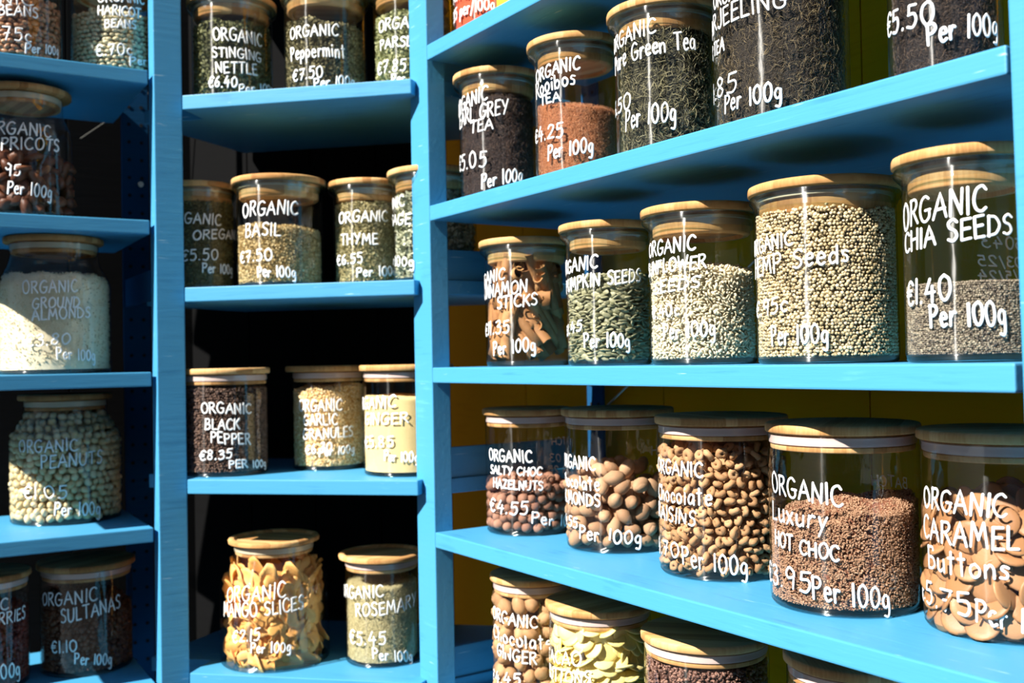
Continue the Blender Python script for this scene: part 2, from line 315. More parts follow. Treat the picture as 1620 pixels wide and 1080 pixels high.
# single-stroke marker lettering: glyph = width | strokes (x,y pairs, '~' = curved stroke)
GL = {
'A':'.7|0,0 .36,1 .7,0|.12,.36 .6,.38','B':'.6|.05,0 .05,1|~.02,.97 .4,.98 .48,.76 .3,.55 .08,.53|~.08,.53 .45,.5 .56,.25 .38,.03 .03,.02',
'C':'.62|~.6,.86 .42,1 .16,.85 .03,.45 .16,.1 .4,0 .62,.12','D':'.68|.06,0 .06,1|~.02,.97 .42,.9 .65,.5 .45,.1 .03,.02',
'E':'.52|.05,0 .05,.98|.05,.98 .5,1|.05,.52 .44,.54|.05,0 .52,.03','F':'.5|.05,0 .05,.98|.05,.98 .5,1|.05,.52 .42,.54',
'G':'.7|~.62,.88 .42,1 .16,.86 .03,.45 .16,.08 .42,0 .62,.16 .64,.42|.38,.44 .7,.44','H':'.64|.05,0 .05,1|.6,0 .6,1|.05,.5 .6,.52',
'I':'.16|.08,0 .08,1','J':'.5|~.46,1 .46,.25 .3,0 .06,.12','K':'.6|.05,0 .05,1|.54,1 .08,.46|.2,.58 .6,0','L':'.5|.05,1 .05,.02|.05,.02 .5,.04',
'M':'.82|.02,0 .14,1|.14,1 .4,.3|.4,.3 .66,1|.66,1 .8,0','N':'.66|.05,0 .07,1|.07,1 .58,.04|.58,.04 .62,1',
'O':'.72|~.4,1 .12,.84 .03,.45 .18,.06 .42,0 .64,.2 .69,.58 .55,.9 .34,1','P':'.56|.06,0 .06,1|~.02,.96 .4,.98 .54,.76 .36,.52 .07,.5',
'Q':'.74|~.4,1 .12,.84 .03,.45 .18,.06 .42,0 .64,.2 .69,.58 .55,.9 .34,1|.45,.25 .74,-.08','R':'.62|.06,0 .06,1|~.02,.96 .4,.98 .52,.78 .36,.55 .08,.5|.24,.52 .62,0',
'S':'.52|~.5,.88 .3,1 .08,.86 .12,.62 .4,.46 .48,.2 .28,.01 .03,.1','T':'.6|0,.97 .62,1|.32,.98 .3,0','U':'.64|~.04,1 .06,.3 .24,.01 .48,.08 .58,.4 .6,1',
'V':'.62|.02,1 .3,0|.3,0 .62,1','W':'.86|.02,1 .2,0|.2,0 .42,.7|.42,.7 .64,0|.64,0 .86,1','X':'.6|.02,1 .6,0|.58,1 .02,0','Y':'.6|.02,1 .3,.5|.6,1 .22,0',
'Z':'.56|.04,.98 .54,.98|.54,.98 .04,.03|.04,.03 .56,.03',
'a':'.46|~.42,.56 .2,.62 .04,.34 .14,.03 .34,.14 .42,.5|.42,.58 .44,0','b':'.46|.05,1 .05,0|~.06,.4 .26,.6 .42,.34 .28,.02 .06,.1','c':'.42|~.4,.5 .22,.62 .05,.34 .18,.02 .4,.1',
'd':'.48|~.42,.5 .2,.6 .04,.32 .16,.02 .38,.14|.43,1 .44,0','e':'.44|~.06,.34 .4,.38 .32,.6 .12,.56 .05,.26 .2,0 .42,.1','f':'.36|~.36,.95 .2,1 .14,.8 .14,0|.02,.56 .32,.58',
'g':'.46|~.42,.54 .2,.62 .04,.34 .16,.06 .36,.16 .42,.5|~.42,.56 .44,-.1 .34,-.4 .12,-.34','h':'.46|.05,1 .05,0|~.06,.36 .24,.6 .4,.44 .41,0','i':'.14|.07,.58 .07,0|.07,.8 .08,.84',
'j':'.2|~.14,.58 .14,-.2 .02,-.3|.14,.8 .15,.84','k':'.44|.05,1 .05,0|.38,.6 .08,.28|.18,.36 .42,0','l':'.14|.07,1 .07,0','m':'.66|.04,.6 .05,0|~.05,.4 .2,.6 .32,.45 .33,0|~.33,.4 .48,.6 .6,.45 .62,0',
'n':'.46|.05,.6 .05,0|~.06,.38 .24,.6 .4,.44 .42,0','o':'.46|~.24,.62 .06,.5 .05,.2 .2,0 .4,.14 .42,.42 .24,.62','p':'.46|.06,.6 .04,-.4|~.06,.42 .26,.62 .42,.36 .28,.04 .06,.1',
'q':'.46|~.42,.5 .2,.62 .04,.34 .16,.04 .38,.14|.43,.6 .43,-.4','r':'.34|.05,.6 .05,0|~.06,.36 .2,.58 .34,.54','s':'.36|~.34,.54 .16,.6 .08,.44 .3,.28 .28,.04 .03,.06','t':'.40|.18,1.0 .2,0|.04,.7 .34,.72',
'u':'.46|~.04,.6 .06,.14 .22,0 .38,.14|.41,.6 .43,0','v':'.4|.02,.6 .2,0|.2,0 .4,.6','w':'.6|.02,.6 .15,0|.15,0 .3,.45|.3,.45 .45,0|.45,0 .6,.6','x':'.4|.02,.6 .4,0|.38,.6 .02,0',
'y':'.42|.02,.6 .2,.08|.4,.6 .08,-.4','z':'.4|.03,.58 .38,.58|.38,.58 .03,.02|.03,.02 .4,.02',
'0':'.58|~.3,1 .08,.8 .04,.4 .18,.04 .38,.04 .54,.36 .5,.8 .3,1','1':'.16|.08,0 .09,1','2':'.54|~.04,.78 .2,1 .46,.9 .4,.56 .04,.04|.04,.04 .54,.04','3':'.5|~.06,.9 .34,1 .44,.76 .2,.56|~.2,.55 .46,.46 .44,.12 .2,0 .03,.12',
'4':'.56|.3,1 .04,.36|.04,.36 .54,.4|.42,.66 .38,-.05','5':'.5|.46,.98 .12,.96|.12,.96 .09,.58|~.09,.58 .38,.6 .46,.3 .3,.02 .04,.06','6':'.52|~.42,.98 .16,.7 .05,.3 .2,.01 .44,.12 .42,.44 .2,.48 .07,.3',
'7':'.52|.03,.95 .5,.97|.5,.97 .2,0|.14,.5 .44,.52','8':'.52|~.44,.84 .26,1 .08,.84 .2,.58 .44,.3 .32,.02 .08,.1 .1,.38 .4,.66 .44,.84','9':'.5|~.44,.84 .24,1 .05,.74 .18,.5 .42,.6 .44,.84|.44,.84 .4,0',
'£':'.62|~.58,.82 .42,1 .26,.84 .26,.3 .16,.04 .04,.1 .2,.16 .58,.02|.06,.5 .46,.52','€':'.6|~.58,.86 .4,1 .18,.84 .1,.5 .16,.12 .38,0 .58,.12|0,.58 .44,.6|0,.42 .4,.44','.':'.14|.06,.02 .08,.06',':':'.14|.06,.12 .08,.16|.06,.48 .08,.52','/':'.4|.02,-.2 .38,1.05',' ':'.38|','-':'.4|.04,.4 .36,.42',
}
def glyph(ch):
    p=GL.get(ch,GL['-']).split('|'); S=[]
    for s in p[1:]:
        if not s: continue
        cur=s[0]=='~'; s=s.lstrip('~')
        S.append((cur,[tuple(float(a) for a in q.split(',')) for q in s.split()]))
    return float(p[0]),S
GAP=.17
def bounds(t):
    b=[0.]
    for ch in t: b.append(b[-1]+glyph(ch)[0]+GAP)
    return b
JD={
'spice':dict(c=(-0.0306,1.8260),r=0.0623,rl=0.0655,z=0.5669,h=0.2050,hc=0,
 tx=[('PAPRIKA', -4.1145, 0.0724, 0.45587, -0.00161, 0.0241), ('€2.15 per/100g', -3.3107, 0.0337, 0.24284, 0.00067, 0.0219)],
 bk=[]),
'turmeric':dict(c=(0.0518,1.7167),r=0.0709,rl=0.0744,z=0.5669,h=0.2050,hc=0,
 tx=[],
 bk=[]),
'earl':dict(c=(-0.0170,1.8179),r=0.0693,rl=0.0800,z=0.2778,h=0.2255,hc=0.1785,
 tx=[('ORGANIC', -3.1405, 0.1514, 0.25259, 0.00331, 0.0261), ('EARL GREY', -2.9011, 0.1301, 0.24146, 0.00211, 0.0261), ('TEA', -2.3255, 0.1139, 0.29118, 0.00182, 0.0207), ('€5.05', -3.0933, 0.0559, 0.40039, -0.00084, 0.0305), ('Per 100g', -2.023, 0.016, 0.22624, 0.00271, 0.025)],
 bk=[]),
'rooibos':dict(c=(0.1092,1.6205),r=0.0657,rl=0.0773,z=0.2778,h=0.2198,hc=0.116,
 tx=[('ORGANIC', -2.849, 0.153, 0.25112, 0.00182, 0.0214), ('Rooibos', -2.872, 0.1294, 0.3063, 0.0025, 0.0243), ('TEA', -2.6222, 0.1165, 0.28473, -0.00021, 0.0146), ('€4.25', -3.0415, 0.0619, 0.35742, -0.0005, 0.0233), ('Per 100g', -2.3975, 0.0281, 0.24142, 0.00166, 0.0233)],
 bk=[]),
'green':dict(c=(0.2280,1.4543),r=0.0731,rl=0.0843,z=0.2778,h=0.2119,hc=0.1931,
 tx=[('ORGANIC', -3.2261, 0.1538, 0.25165, 0.00171, 0.0218), ('Pure Green Tea', -3.102, 0.1237, 0.22447, 0.00184, 0.0262), ('€6.50', -3.6099, 0.0664, 0.3743, -2e-05, 0.0227), ('Per 100g', -2.6418, 0.0371, 0.22651, 0.00086, 0.0288)],
 bk=[]),
'darj':dict(c=(0.3476,1.2925),r=0.0837,rl=0.0879,z=0.2778,h=0.2350,hc=0,
 tx=[('ORGANIC', -3.0968, 0.1594, 0.18723, -0.00108, 0.0188), ('DARJEELING', -3.6017, 0.1282, 0.26275, 0.00083, 0.0236), ('FTGFOP TEA', 2.2164, 0.106, 0.17832, -0.00088, 0.0173), ('€4.85', -3.8003, 0.0461, 0.43073, -0.00067, 0.0267), ('Per 100g', -2.7843, 0.0213, 0.20177, 0.00083, 0.0236)],
 bk=[]),
'assam':dict(c=(0.4637,1.0769),r=0.0566,rl=0.0594,z=0.2778,h=0.2200,hc=0,
 tx=[('ORGANIC', -3.0818, 0.107, 0.31295, 0.00097, 0.0237), ('€5.50', 2.9145, 0.0584, 0.40793, -0.00178, 0.0251), ('Per 100g', -2.2728, 0.0326, 0.28184, 0.00145, 0.0237)],
 bk=[]),
'cinnamon':dict(c=(0.0275,1.7842),r=0.0727,rl=0.0827,z=-0.0118,h=0.2170,hc=0.1472,
 tx=[('ORGANIC', -3.504, 0.1368, 0.26521, 0.00191, 0.0213), ('CINNAMON', -3.1111, 0.1161, 0.24766, 0.0011, 0.0235), ('STICKS', -2.3493, 0.0963, 0.25866, 0.00162, 0.0213), ('€11.35', -3.0293, 0.0527, 0.34767, 0.00148, 0.0235), ('Per 100g', -2.5193, 0.0194, 0.23569, 0.00127, 0.0235)],
 bk=[]),
'pumpkin':dict(c=(0.1508,1.5831),r=0.0647,rl=0.0760,z=-0.0118,h=0.2164,hc=0.1344,
 tx=[('ORGANIC', -3.352, 0.1395, 0.2768, 0.00113, 0.0209), ('PUMPKIN SEEDS', -3.0964, 0.1124, 0.24649, 0.0013, 0.0209), ('€1.45', -3.266, 0.0453, 0.34239, 0.00291, 0.0171), ('Per 100g', -2.2966, 0.0273, 0.23551, -0.0001, 0.0219)],
 bk=[]),
'sunflower':dict(c=(0.2663,1.4233),r=0.0730,rl=0.0839,z=-0.0118,h=0.2160,hc=0.1328,
 tx=[('ORGANIC', -3.0833, 0.1481, 0.23395, 0.00083, 0.0206), ('SUNFLOWER', -3.2128, 0.1229, 0.22182, 0.00068, 0.0189), ('SEEDS', -2.8397, 0.0965, 0.30157, 0.00182, 0.0163), ('€.40c', -2.948, 0.0634, 0.25423, 0.0012, 0.0172), ('Per 100g', -2.5661, 0.0348, 0.21651, 0.0005, 0.0223)],
 bk=[]),
'hemp':dict(c=(0.3878,1.2594),r=0.0839,rl=0.0919,z=-0.0118,h=0.2180,hc=0.1835,
 tx=[('ORGANIC', 2.9381, 0.1334, 0.19816, 0.00113, 0.0185), ('HEMP Seeds', -3.2989, 0.1051, 0.2593, 0.00174, 0.0239), ('€.95c', 3.0478, 0.0573, 0.28772, 0.00158, 0.0201), ('Per 100g', -2.7287, 0.0229, 0.18535, 0.00027, 0.0232)],
 bk=[]),
'chia':dict(c=(0.4832,1.0796),r=0.0639,rl=0.0745,z=-0.0118,h=0.2184,hc=0.0811,
 tx=[('ORGANIC', 3.03, 0.1407, 0.29623, 0.00186, 0.028), ('CHIA SEEDS', 3.0686, 0.1162, 0.27979, 0.00155, 0.0224), ('€1.40', 3.1257, 0.0603, 0.33363, 0.0012, 0.0266), ('Per 100g', -2.6042, 0.037, 0.24452, -0.00019, 0.0252)],
 bk=[('5043', 0.1579, 0.1177, 0.28532, 0.0032, 0.0135), ('03/25', 0.1703, 0.0989, 0.25361, 0.00219, 0.012), ('1/5/24', 0.18, 0.0841, 0.23776, 0.00188, 0.0113)]),
'hazelnut':dict(c=(0.0241,1.8393),r=0.0753,rl=0.0799,z=-0.3050,h=0.2183,hc=0.0877,
 tx=[('ORGANIC', -2.6674, 0.1294, 0.22809, -0.00034, 0.0209), ('SALTY CHOC', -2.6156, 0.1065, 0.18179, -0.0003, 0.0154), ('HAZELNUTS', -2.5152, 0.0828, 0.19017, -0.00055, 0.0165), ('€4.55', -2.6838, 0.0405, 0.36178, -0.00125, 0.0242), ('Per 100g', -1.5224, 0.0237, 0.31223, -0.00391, 0.0198)],
 bk=[('BATCH', -0.0566, 0.152, 0.24935, -0.00177, 0.0139), ('03', 0.6001, 0.116, 0.29091, -0.00117, 0.0162), ('BB 25', 0.1814, 0.0959, 0.24935, -0.00076, 0.0139)]),
'almond':dict(c=(0.1695,1.6762),r=0.0862,rl=0.0920,z=-0.3050,h=0.2234,hc=0.1192,
 tx=[('ORGANIC', -3.176, 0.1309, 0.20802, -0.0003, 0.022), ('Chocolate', -3.2107, 0.0998, 0.22896, -0.00032, 0.021), ('ALMONDS', -3.1782, 0.0733, 0.20794, 6e-05, 0.02), ('€4.55', -3.3765, 0.038, 0.28132, -0.00098, 0.018), ('Per 100g', -2.4886, 0.0217, 0.2573, -0.00155, 0.0229)],
 bk=[('BATCH', -0.1539, 0.15, 0.23397, -0.0027, 0.0149), ('03', 0.0911, 0.117, 0.23397, -0.00173, 0.0149)]),
'raisin':dict(c=(0.2962,1.4674),r=0.0901,rl=0.0939,z=-0.3050,h=0.2206,hc=0.1777,
 tx=[('ORGANIC', -3.128, 0.1416, 0.20731, -0.00017, 0.0211), ('Chocolate', -3.1227, 0.1029, 0.22932, -2e-05, 0.0238), ('RAISINS', 3.1188, 0.078, 0.22407, -0.00087, 0.0211), ('€4.70', -3.5428, 0.0235, 0.34263, 0.00155, 0.0229), ('Per 100g', -2.4266, 0.0204, 0.21377, -0.00229, 0.0264)],
 bk=[]),
'hotchoc':dict(c=(0.4042,1.2649),r=0.0890,rl=0.0919,z=-0.3050,h=0.2205,hc=0.1137,
 tx=[('ORGANIC', -3.0281, 0.1386, 0.2194, -0.00187, 0.0248), ('Luxury', -3.0535, 0.1044, 0.28049, -0.00094, 0.0248), ('HOT CHOC', -2.9823, 0.0746, 0.16831, -0.00147, 0.0186), ('€3.95', 2.8999, 0.0248, 0.36628, 0.00039, 0.0264), ('Per 100g', -2.2978, 0.0203, 0.20959, -0.00197, 0.0272)],
 bk=[('BATCH', 0.2085, 0.134, 0.16379, -0.00015, 0.0144), ('1304', 0.217, 0.1166, 0.20561, -0.00063, 0.0136)]),
'caramel':dict(c=(0.5414,1.1386),r=0.0850,rl=0.0893,z=-0.3050,h=0.2184,hc=0.1362,
 tx=[('ORGANIC', 3.0743, 0.1332, 0.2353, -0.00027, 0.025), ('CARAMEL', 3.0415, 0.099, 0.25188, -0.0001, 0.0265), ('Buttons', -3.1123, 0.0661, 0.27307, 0.00033, 0.025), ('€5.75', 2.7671, 0.0253, 0.37752, -9e-05, 0.0265), ('Per 100g', -2.361, 0.0217, 0.21086, -0.00289, 0.025)],
 bk=[]),
'ginger':dict(c=(0.0278,1.7884),r=0.0703,rl=0.0742,z=-0.5950,h=0.2249,hc=0.1935,
 tx=[('ORGANIC', -2.9033, 0.1519, 0.27116, -0.00113, 0.0214), ('Chocolate', -2.8731, 0.1199, 0.33173, -0.00206, 0.0235), ('GINGER', -2.6712, 0.0922, 0.27224, -0.00167, 0.0214), ('€4.45', -3.1176, 0.0411, 0.38985, 0.0028, 0.0214)],
 bk=[]),
'cacao':dict(c=(0.1323,1.6501),r=0.0812,rl=0.0873,z=-0.5950,h=0.2078,hc=0.1803,
 tx=[('CACAO', -3.1687, 0.1134, 0.28483, 0.00282, 0.0216), ('BUTTONS', -3.1644, 0.0867, 0.24716, 0.00161, 0.0216)],
 bk=[]),
'nibs':dict(c=(0.2677,1.4664),r=0.0879,rl=0.0919,z=-0.5950,h=0.2053,hc=0.167,
 tx=[],
 bk=[]),
'lastjar':dict(c=(0.4139,1.2501),r=0.0856,rl=0.0895,z=-0.5950,h=0.2313,hc=0,
 tx=[],
 bk=[]),
'nettle':dict(c=(-0.5453,2.0259),r=0.0776,rl=0.0873,z=0.5117,h=0.2050,hc=0.1484,
 tx=[('ORGANIC', -1.767, 0.1096, 0.2409, -0.00064, 0.0251), ('STINGING', -1.7903, 0.0769, 0.23281, -0.00041, 0.0201), ('NETTLE', -1.7124, 0.0461, 0.24433, 0.0004, 0.0226), ('€6.40', -1.9268, 0.0195, 0.23293, -0.00032, 0.0214), ('Per 100g', -1.1657, 0.0078, 0.24344, 0.00367, 0.0176)],
 bk=[]),
'peppermint':dict(c=(-0.3530,1.9898),r=0.0789,rl=0.0863,z=0.5117,h=0.2050,hc=0.1318,
 tx=[('ORGANIC', -2.3691, 0.102, 0.245, 0.00014, 0.023), ('Peppermint', -2.3553, 0.062, 0.24272, 0.00013, 0.0266), ('€7.50', -2.2905, 0.0211, 0.27129, 0.00066, 0.023), ('Per 100g', -1.6862, 0.0032, 0.21444, 0.00238, 0.0193)],
 bk=[]),
'parsley':dict(c=(-0.1814,1.9733),r=0.0755,rl=0.0872,z=0.5117,h=0.2050,hc=0.1407,
 tx=[('ORGANIC', -2.4605, 0.1104, 0.27354, -0.00029, 0.0237), ('PARSLEY', -2.4165, 0.076, 0.25821, -0.00046, 0.0202), ('€7.85', -2.5622, 0.0305, 0.30378, -0.00035, 0.0237), ('Per 100g', -2.0405, 0.0061, 0.20837, 0.0008, 0.019)],
 bk=[]),
'oregano':dict(c=(-0.6255,2.0626),r=0.0684,rl=0.0757,z=0.1474,h=0.2144,hc=0.1774,
 tx=[('ORGANIC', -2.2173, 0.1329, 0.29732, -0.001, 0.0221), ('OREGANO', -1.4816, 0.0981, 0.3075, 0.00136, 0.0195), ('€5.50', -1.8474, 0.0567, 0.35894, 0.00099, 0.0233), ('Per 100g', -1.2331, 0.0338, 0.21889, -7e-05, 0.0195)],
 bk=[]),
'basil':dict(c=(-0.4534,2.0130),r=0.0826,rl=0.0917,z=0.1474,h=0.2127,hc=0.1149,
 tx=[('ORGANIC', -2.3091, 0.1334, 0.26549, 0.00041, 0.0284), ('BASIL', -2.2227, 0.0952, 0.28173, -0.00021, 0.0259), ('€7.50', -2.4579, 0.046, 0.30891, 0.00062, 0.0234), ('Per 100g', -1.8794, 0.0176, 0.18785, -0.00038, 0.021)],
 bk=[]),
'thyme':dict(c=(-0.2848,2.0334),r=0.0648,rl=0.0760,z=0.1474,h=0.2076,hc=0.1631,
 tx=[('ORGANIC', -2.3787, 0.1228, 0.31059, 0.00037, 0.0222), ('THYME', -2.3013, 0.0804, 0.31081, 0.0, 0.0222), ('€6.55', -2.5319, 0.0422, 0.32883, 0.00045, 0.021), ('Per 100g', -1.7639, 0.0171, 0.2853, 0.00088, 0.0185)],
 bk=[]),
'sage':dict(c=(-0.1428,1.9493),r=0.0793,rl=0.0896,z=0.1474,h=0.2117,hc=0.1661,
 tx=[('ORGANIC', -3.8573, 0.1425, 0.30479, -0.00053, 0.021), ('SAGE', -3.0822, 0.1098, 0.33679, -0.00143, 0.021), ('Per 100g', -3.5129, 0.0399, 0.31792, -0.00296, 0.0187)],
 bk=[]),
'pepper':dict(c=(-0.5722,2.0356),r=0.0834,rl=0.0876,z=-0.2141,h=0.2073,hc=0.1695,
 tx=[('ORGANIC', -1.8446, 0.1233, 0.22281, -0.00083, 0.0215), ('BLACK', -1.7546, 0.0908, 0.20938, -0.00022, 0.0215), ('PEPPER', -1.6229, 0.0666, 0.2165, -0.00173, 0.0215), ('€8.35', -1.9121, 0.033, 0.25502, 0.00077, 0.019), ('PER 100g', -1.2215, 0.0174, 0.20583, -0.00103, 0.0152)],
 bk=[]),
'garlic':dict(c=(-0.3799,2.1077),r=0.0729,rl=0.0857,z=-0.2141,h=0.2085,hc=0.1663,
 tx=[('ORGANIC', -2.2942, 0.1189, 0.24423, 0.0, 0.0244), ('GARLIC', -2.1244, 0.0901, 0.23337, 0.00037, 0.0232), ('GRANULES', -2.156, 0.0623, 0.24176, 0.00078, 0.0219), ('€6.30', -2.0722, 0.0323, 0.2483, 0.00237, 0.0193), ('Per 100g', -1.667, 0.0288, 0.21547, 0.00107, 0.0167)],
 bk=[]),
'gingerp':dict(c=(-0.2051,1.9818),r=0.0844,rl=0.0912,z=-0.2141,h=0.2082,hc=0.1492,
 tx=[('ORGANIC', -3.2058, 0.1228, 0.28549, 0.00133, 0.0226), ('GINGER', -2.6864, 0.0966, 0.29402, 0.00082, 0.0214), ('€5.85', -2.7197, 0.0518, 0.3198, 0.00186, 0.0214), ('Per 100g', -2.0151, 0.0313, 0.1652, -0.00093, 0.019)],
 bk=[]),
'mango':dict(c=(-0.4751,2.0193),r=0.1045,rl=0.0877,z=-0.5761,h=0.2392,hc=0.1992,
 tx=[('ORGANIC', -2.3297, 0.1292, 0.22667, 0.00206, 0.0295), ('MANGO SLICES', -2.4591, 0.0996, 0.1888, 0.00161, 0.027), ('€2.15', -2.1932, 0.0542, 0.21984, 0.00343, 0.0234), ('Per 100g', -1.7854, 0.0395, 0.15155, -0.0004, 0.0197)],
 bk=[]),
'rosemary':dict(c=(-0.2625,2.0047),r=0.0721,rl=0.0832,z=-0.5761,h=0.2076,hc=0.151,
 tx=[('ORGANIC', -2.9749, 0.1247, 0.30244, 0.00207, 0.0243), ('ROSEMARY', -2.2075, 0.0965, 0.28921, 0.00171, 0.0255), ('€5.45', -2.4738, 0.0431, 0.37463, 0.00074, 0.0267), ('Per 100g', -1.7097, 0.02, 0.24073, -0.00328, 0.0206)],
 bk=[]),
'beans':dict(c=(-0.9210,1.9129),r=0.0790,rl=0.0830,z=0.5610,h=0.2000,hc=0,
 tx=[('ORGANIC', -2.7889, 0.0841, 0.39109, 0.00319, 0.0229), ('BEANS', -1.4813, 0.0755, 0.22779, 0.00132, 0.0191), ('€.75c', -1.754, 0.0315, 0.3355, 0.00025, 0.0254), ('Per 100g', -0.9336, 0.0117, 0.19702, 0.00288, 0.0178)],
 bk=[]),
'haricot':dict(c=(-0.7696,2.0066),r=0.0813,rl=0.0853,z=0.5610,h=0.2000,hc=0,
 tx=[('ORGANIC', -1.5917, 0.1276, 0.20766, 0.00205, 0.0219), ('HARICOT', -1.595, 0.1047, 0.19108, 0.00055, 0.0193), ('BEANS', -1.4396, 0.0807, 0.18945, 0.00135, 0.0167), ('€.70c', -1.6519, 0.0255, 0.27525, 0.00249, 0.0232), ('Per 100g', -0.9046, 0.0138, 0.26262, 0.00467, 0.0167)],
 bk=[]),
'apricot':dict(c=(-0.9154,1.9251),r=0.0866,rl=0.0850,z=0.2761,h=0.2452,hc=0.1222,
 tx=[('ORGANIC', -1.8502, 0.1462, 0.24552, 0.00032, 0.0242), ('APRICOTS', -1.7689, 0.1163, 0.24573, 0.00154, 0.0229), ('€.95', -1.7592, 0.0699, 0.25791, 0.00116, 0.0229), ('Per 100g', -1.4366, 0.0399, 0.18386, -0.00089, 0.0242)],
 bk=[]),
'galmond':dict(c=(-0.8769,1.9648),r=0.1007,rl=0.0892,z=-0.0109,h=0.2589,hc=0.1871,
 tx=[('ORGANIC', -1.707, 0.1482, 0.18129, 0.00051, 0.0243), ('GROUND', -1.5338, 0.1201, 0.16459, 0.00055, 0.0205), ('ALMONDS', -1.5361, 0.0982, 0.18096, 0.00111, 0.0217), ('€3.80', -1.6692, 0.0489, 0.25506, 0.00233, 0.023), ('Per 100g', -1.1263, 0.0283, 0.15158, -0.0012, 0.0217)],
 bk=[]),
'peanut':dict(c=(-0.9050,2.0714),r=0.1040,rl=0.0884,z=-0.3033,h=0.2512,hc=0.214,
 tx=[('ORGANIC', -2.0706, 0.1412, 0.21401, 0.00043, 0.0255), ('PEANUTS', -1.598, 0.1112, 0.21175, 0.00069, 0.0269), ('€1.05', -1.9651, 0.0539, 0.30582, -0.00018, 0.0255), ('Per 100g', -1.3702, 0.0209, 0.17521, -0.00129, 0.0255)],
 bk=[]),
'sultana':dict(c=(-0.8587,2.0526),r=0.0856,rl=0.0921,z=-0.5933,h=0.2113,hc=0.1338,
 tx=[('ORGANIC', -2.3323, 0.135, 0.26514, 0.00184, 0.0266), ('SULTANAS', -1.7347, 0.1058, 0.22229, 0.00265, 0.028), ('€1.10', -2.0018, 0.0477, 0.26453, 0.00141, 0.024), ('Per 100g', -1.4448, 0.0272, 0.1685, -0.0023, 0.0226)],
 bk=[]),
'cranberry':dict(c=(-1.0068,1.9416),r=0.0779,rl=0.0822,z=-0.5933,h=0.2117,hc=0.1435,
 tx=[('ORGANIC', -2.1096, 0.1546, 0.29917, -0.00091, 0.0236), ('CRANBERRIES', -1.9626, 0.1255, 0.24617, -0.00023, 0.0236), ('Per 100g', -1.4454, 0.0319, 0.25497, -0.00232, 0.0289)],
 bk=[]),
}
# ------------------------------------------------------------------ handwriting
def catmull(P, m=5):
    P = np.array(P, float)
    if len(P) < 3: return P
    Q = np.vstack([2*P[0]-P[1], P, 2*P[-1]-P[-2]]); out = []
    for i in range(1, len(Q)-2):
        for t in np.linspace(0, 1, m, endpoint=False):
            out.append(.5*((2*Q[i])+(-Q[i-1]+Q[i+1])*t+(2*Q[i-1]-5*Q[i]+4*Q[i+1]-Q[i+2])*t*t+(-Q[i-1]+3*Q[i]-3*Q[i+1]+Q[i+2])*t**3))
    out.append(P[-1]); return np.array(out)
def writing(name, lines, rad, parent, mat, pen=.00135, jitter=.035):
    """strokes of a paint marker: flattened round ribbons that follow the curve of the glass"""
    V = []; Q = []; T = []; K = 6
    for (txt, a0, z0, ka, kz, cap) in lines:
        u = 0.; sl = random.uniform(-.05, .08)
        for ch in txt:
            w_, S = glyph(ch); dy = random.uniform(-jitter, jitter); sc_ = random.uniform(.94, 1.06); rot = random.uniform(-.05, .05)
            for cur, pts in S:
                pts = [(x+random.uniform(-.015, .015), y+random.uniform(-.015, .015)) for x, y in pts]
                P = catmull(pts, 5) if cur else np.vstack([np.linspace(pa, pb, 4)[(1 if q_ else 0):] for q_, (pa, pb) in enumerate(zip(pts, pts[1:]))])
                us = u+P[:, 0]+(P[:, 1])*(sl+rot); zs = z0+kz*us+cap*.92*(dy+P[:, 1]*sc_)
                th = a0+ka*us
                th2 = th*rad(zs.mean())       # arc metres
                d = np.gradient(np.stack([th2, zs], 1), axis=0) if len(P) > 1 else np.array([[1, 0.]])
                d /= np.maximum(np.linalg.norm(d, axis=1, keepdims=True), 1e-9)
                pr = pen*random.uniform(.85, 1.12)
                n0 = len(V)//1
                rows = []
                ts = [(-.75, .55)] + [(0, 1.)]*len(P) + [(.75, .55)]
                for q, (off, k) in enumerate(ts):
                    i = min(max(q-1, 0), len(P)-1)
                    cx = th2[i]+d[i, 0]*off*pr; cz = zs[i]+d[i, 1]*off*pr; nx, nz = -d[i, 1], d[i, 0]
                    row = []
                    for kk in range(K):
                        an = 2*PI*kk/K; s = math.cos(an)*pr*k; h = math.sin(an)*.0003*k
                        X = cx+nx*s; Z = cz+nz*s; r = rad(Z)+.0005+h; A = X/rad(zs.mean())
                        row.append(len(V)); V.append((r*math.cos(A), r*math.sin(A), Z))
                    rows.append(row)
                for ra_, rb in zip(rows, rows[1:]):
                    for kk in range(K): Q.append((ra_[kk], ra_[(kk+1) % K], rb[(kk+1) % K], rb[kk]))
                for row, fl in ((rows[0], 0), (rows[-1], 1)):
                    for kk in range(1, K-1): T.append((row[0], row[kk], row[kk+1]))
            u += w_+GAP
    if not V: return None
    me = np_mesh(name, np.array(V), T, Q, True)
    return link(name, me, mat, parent)

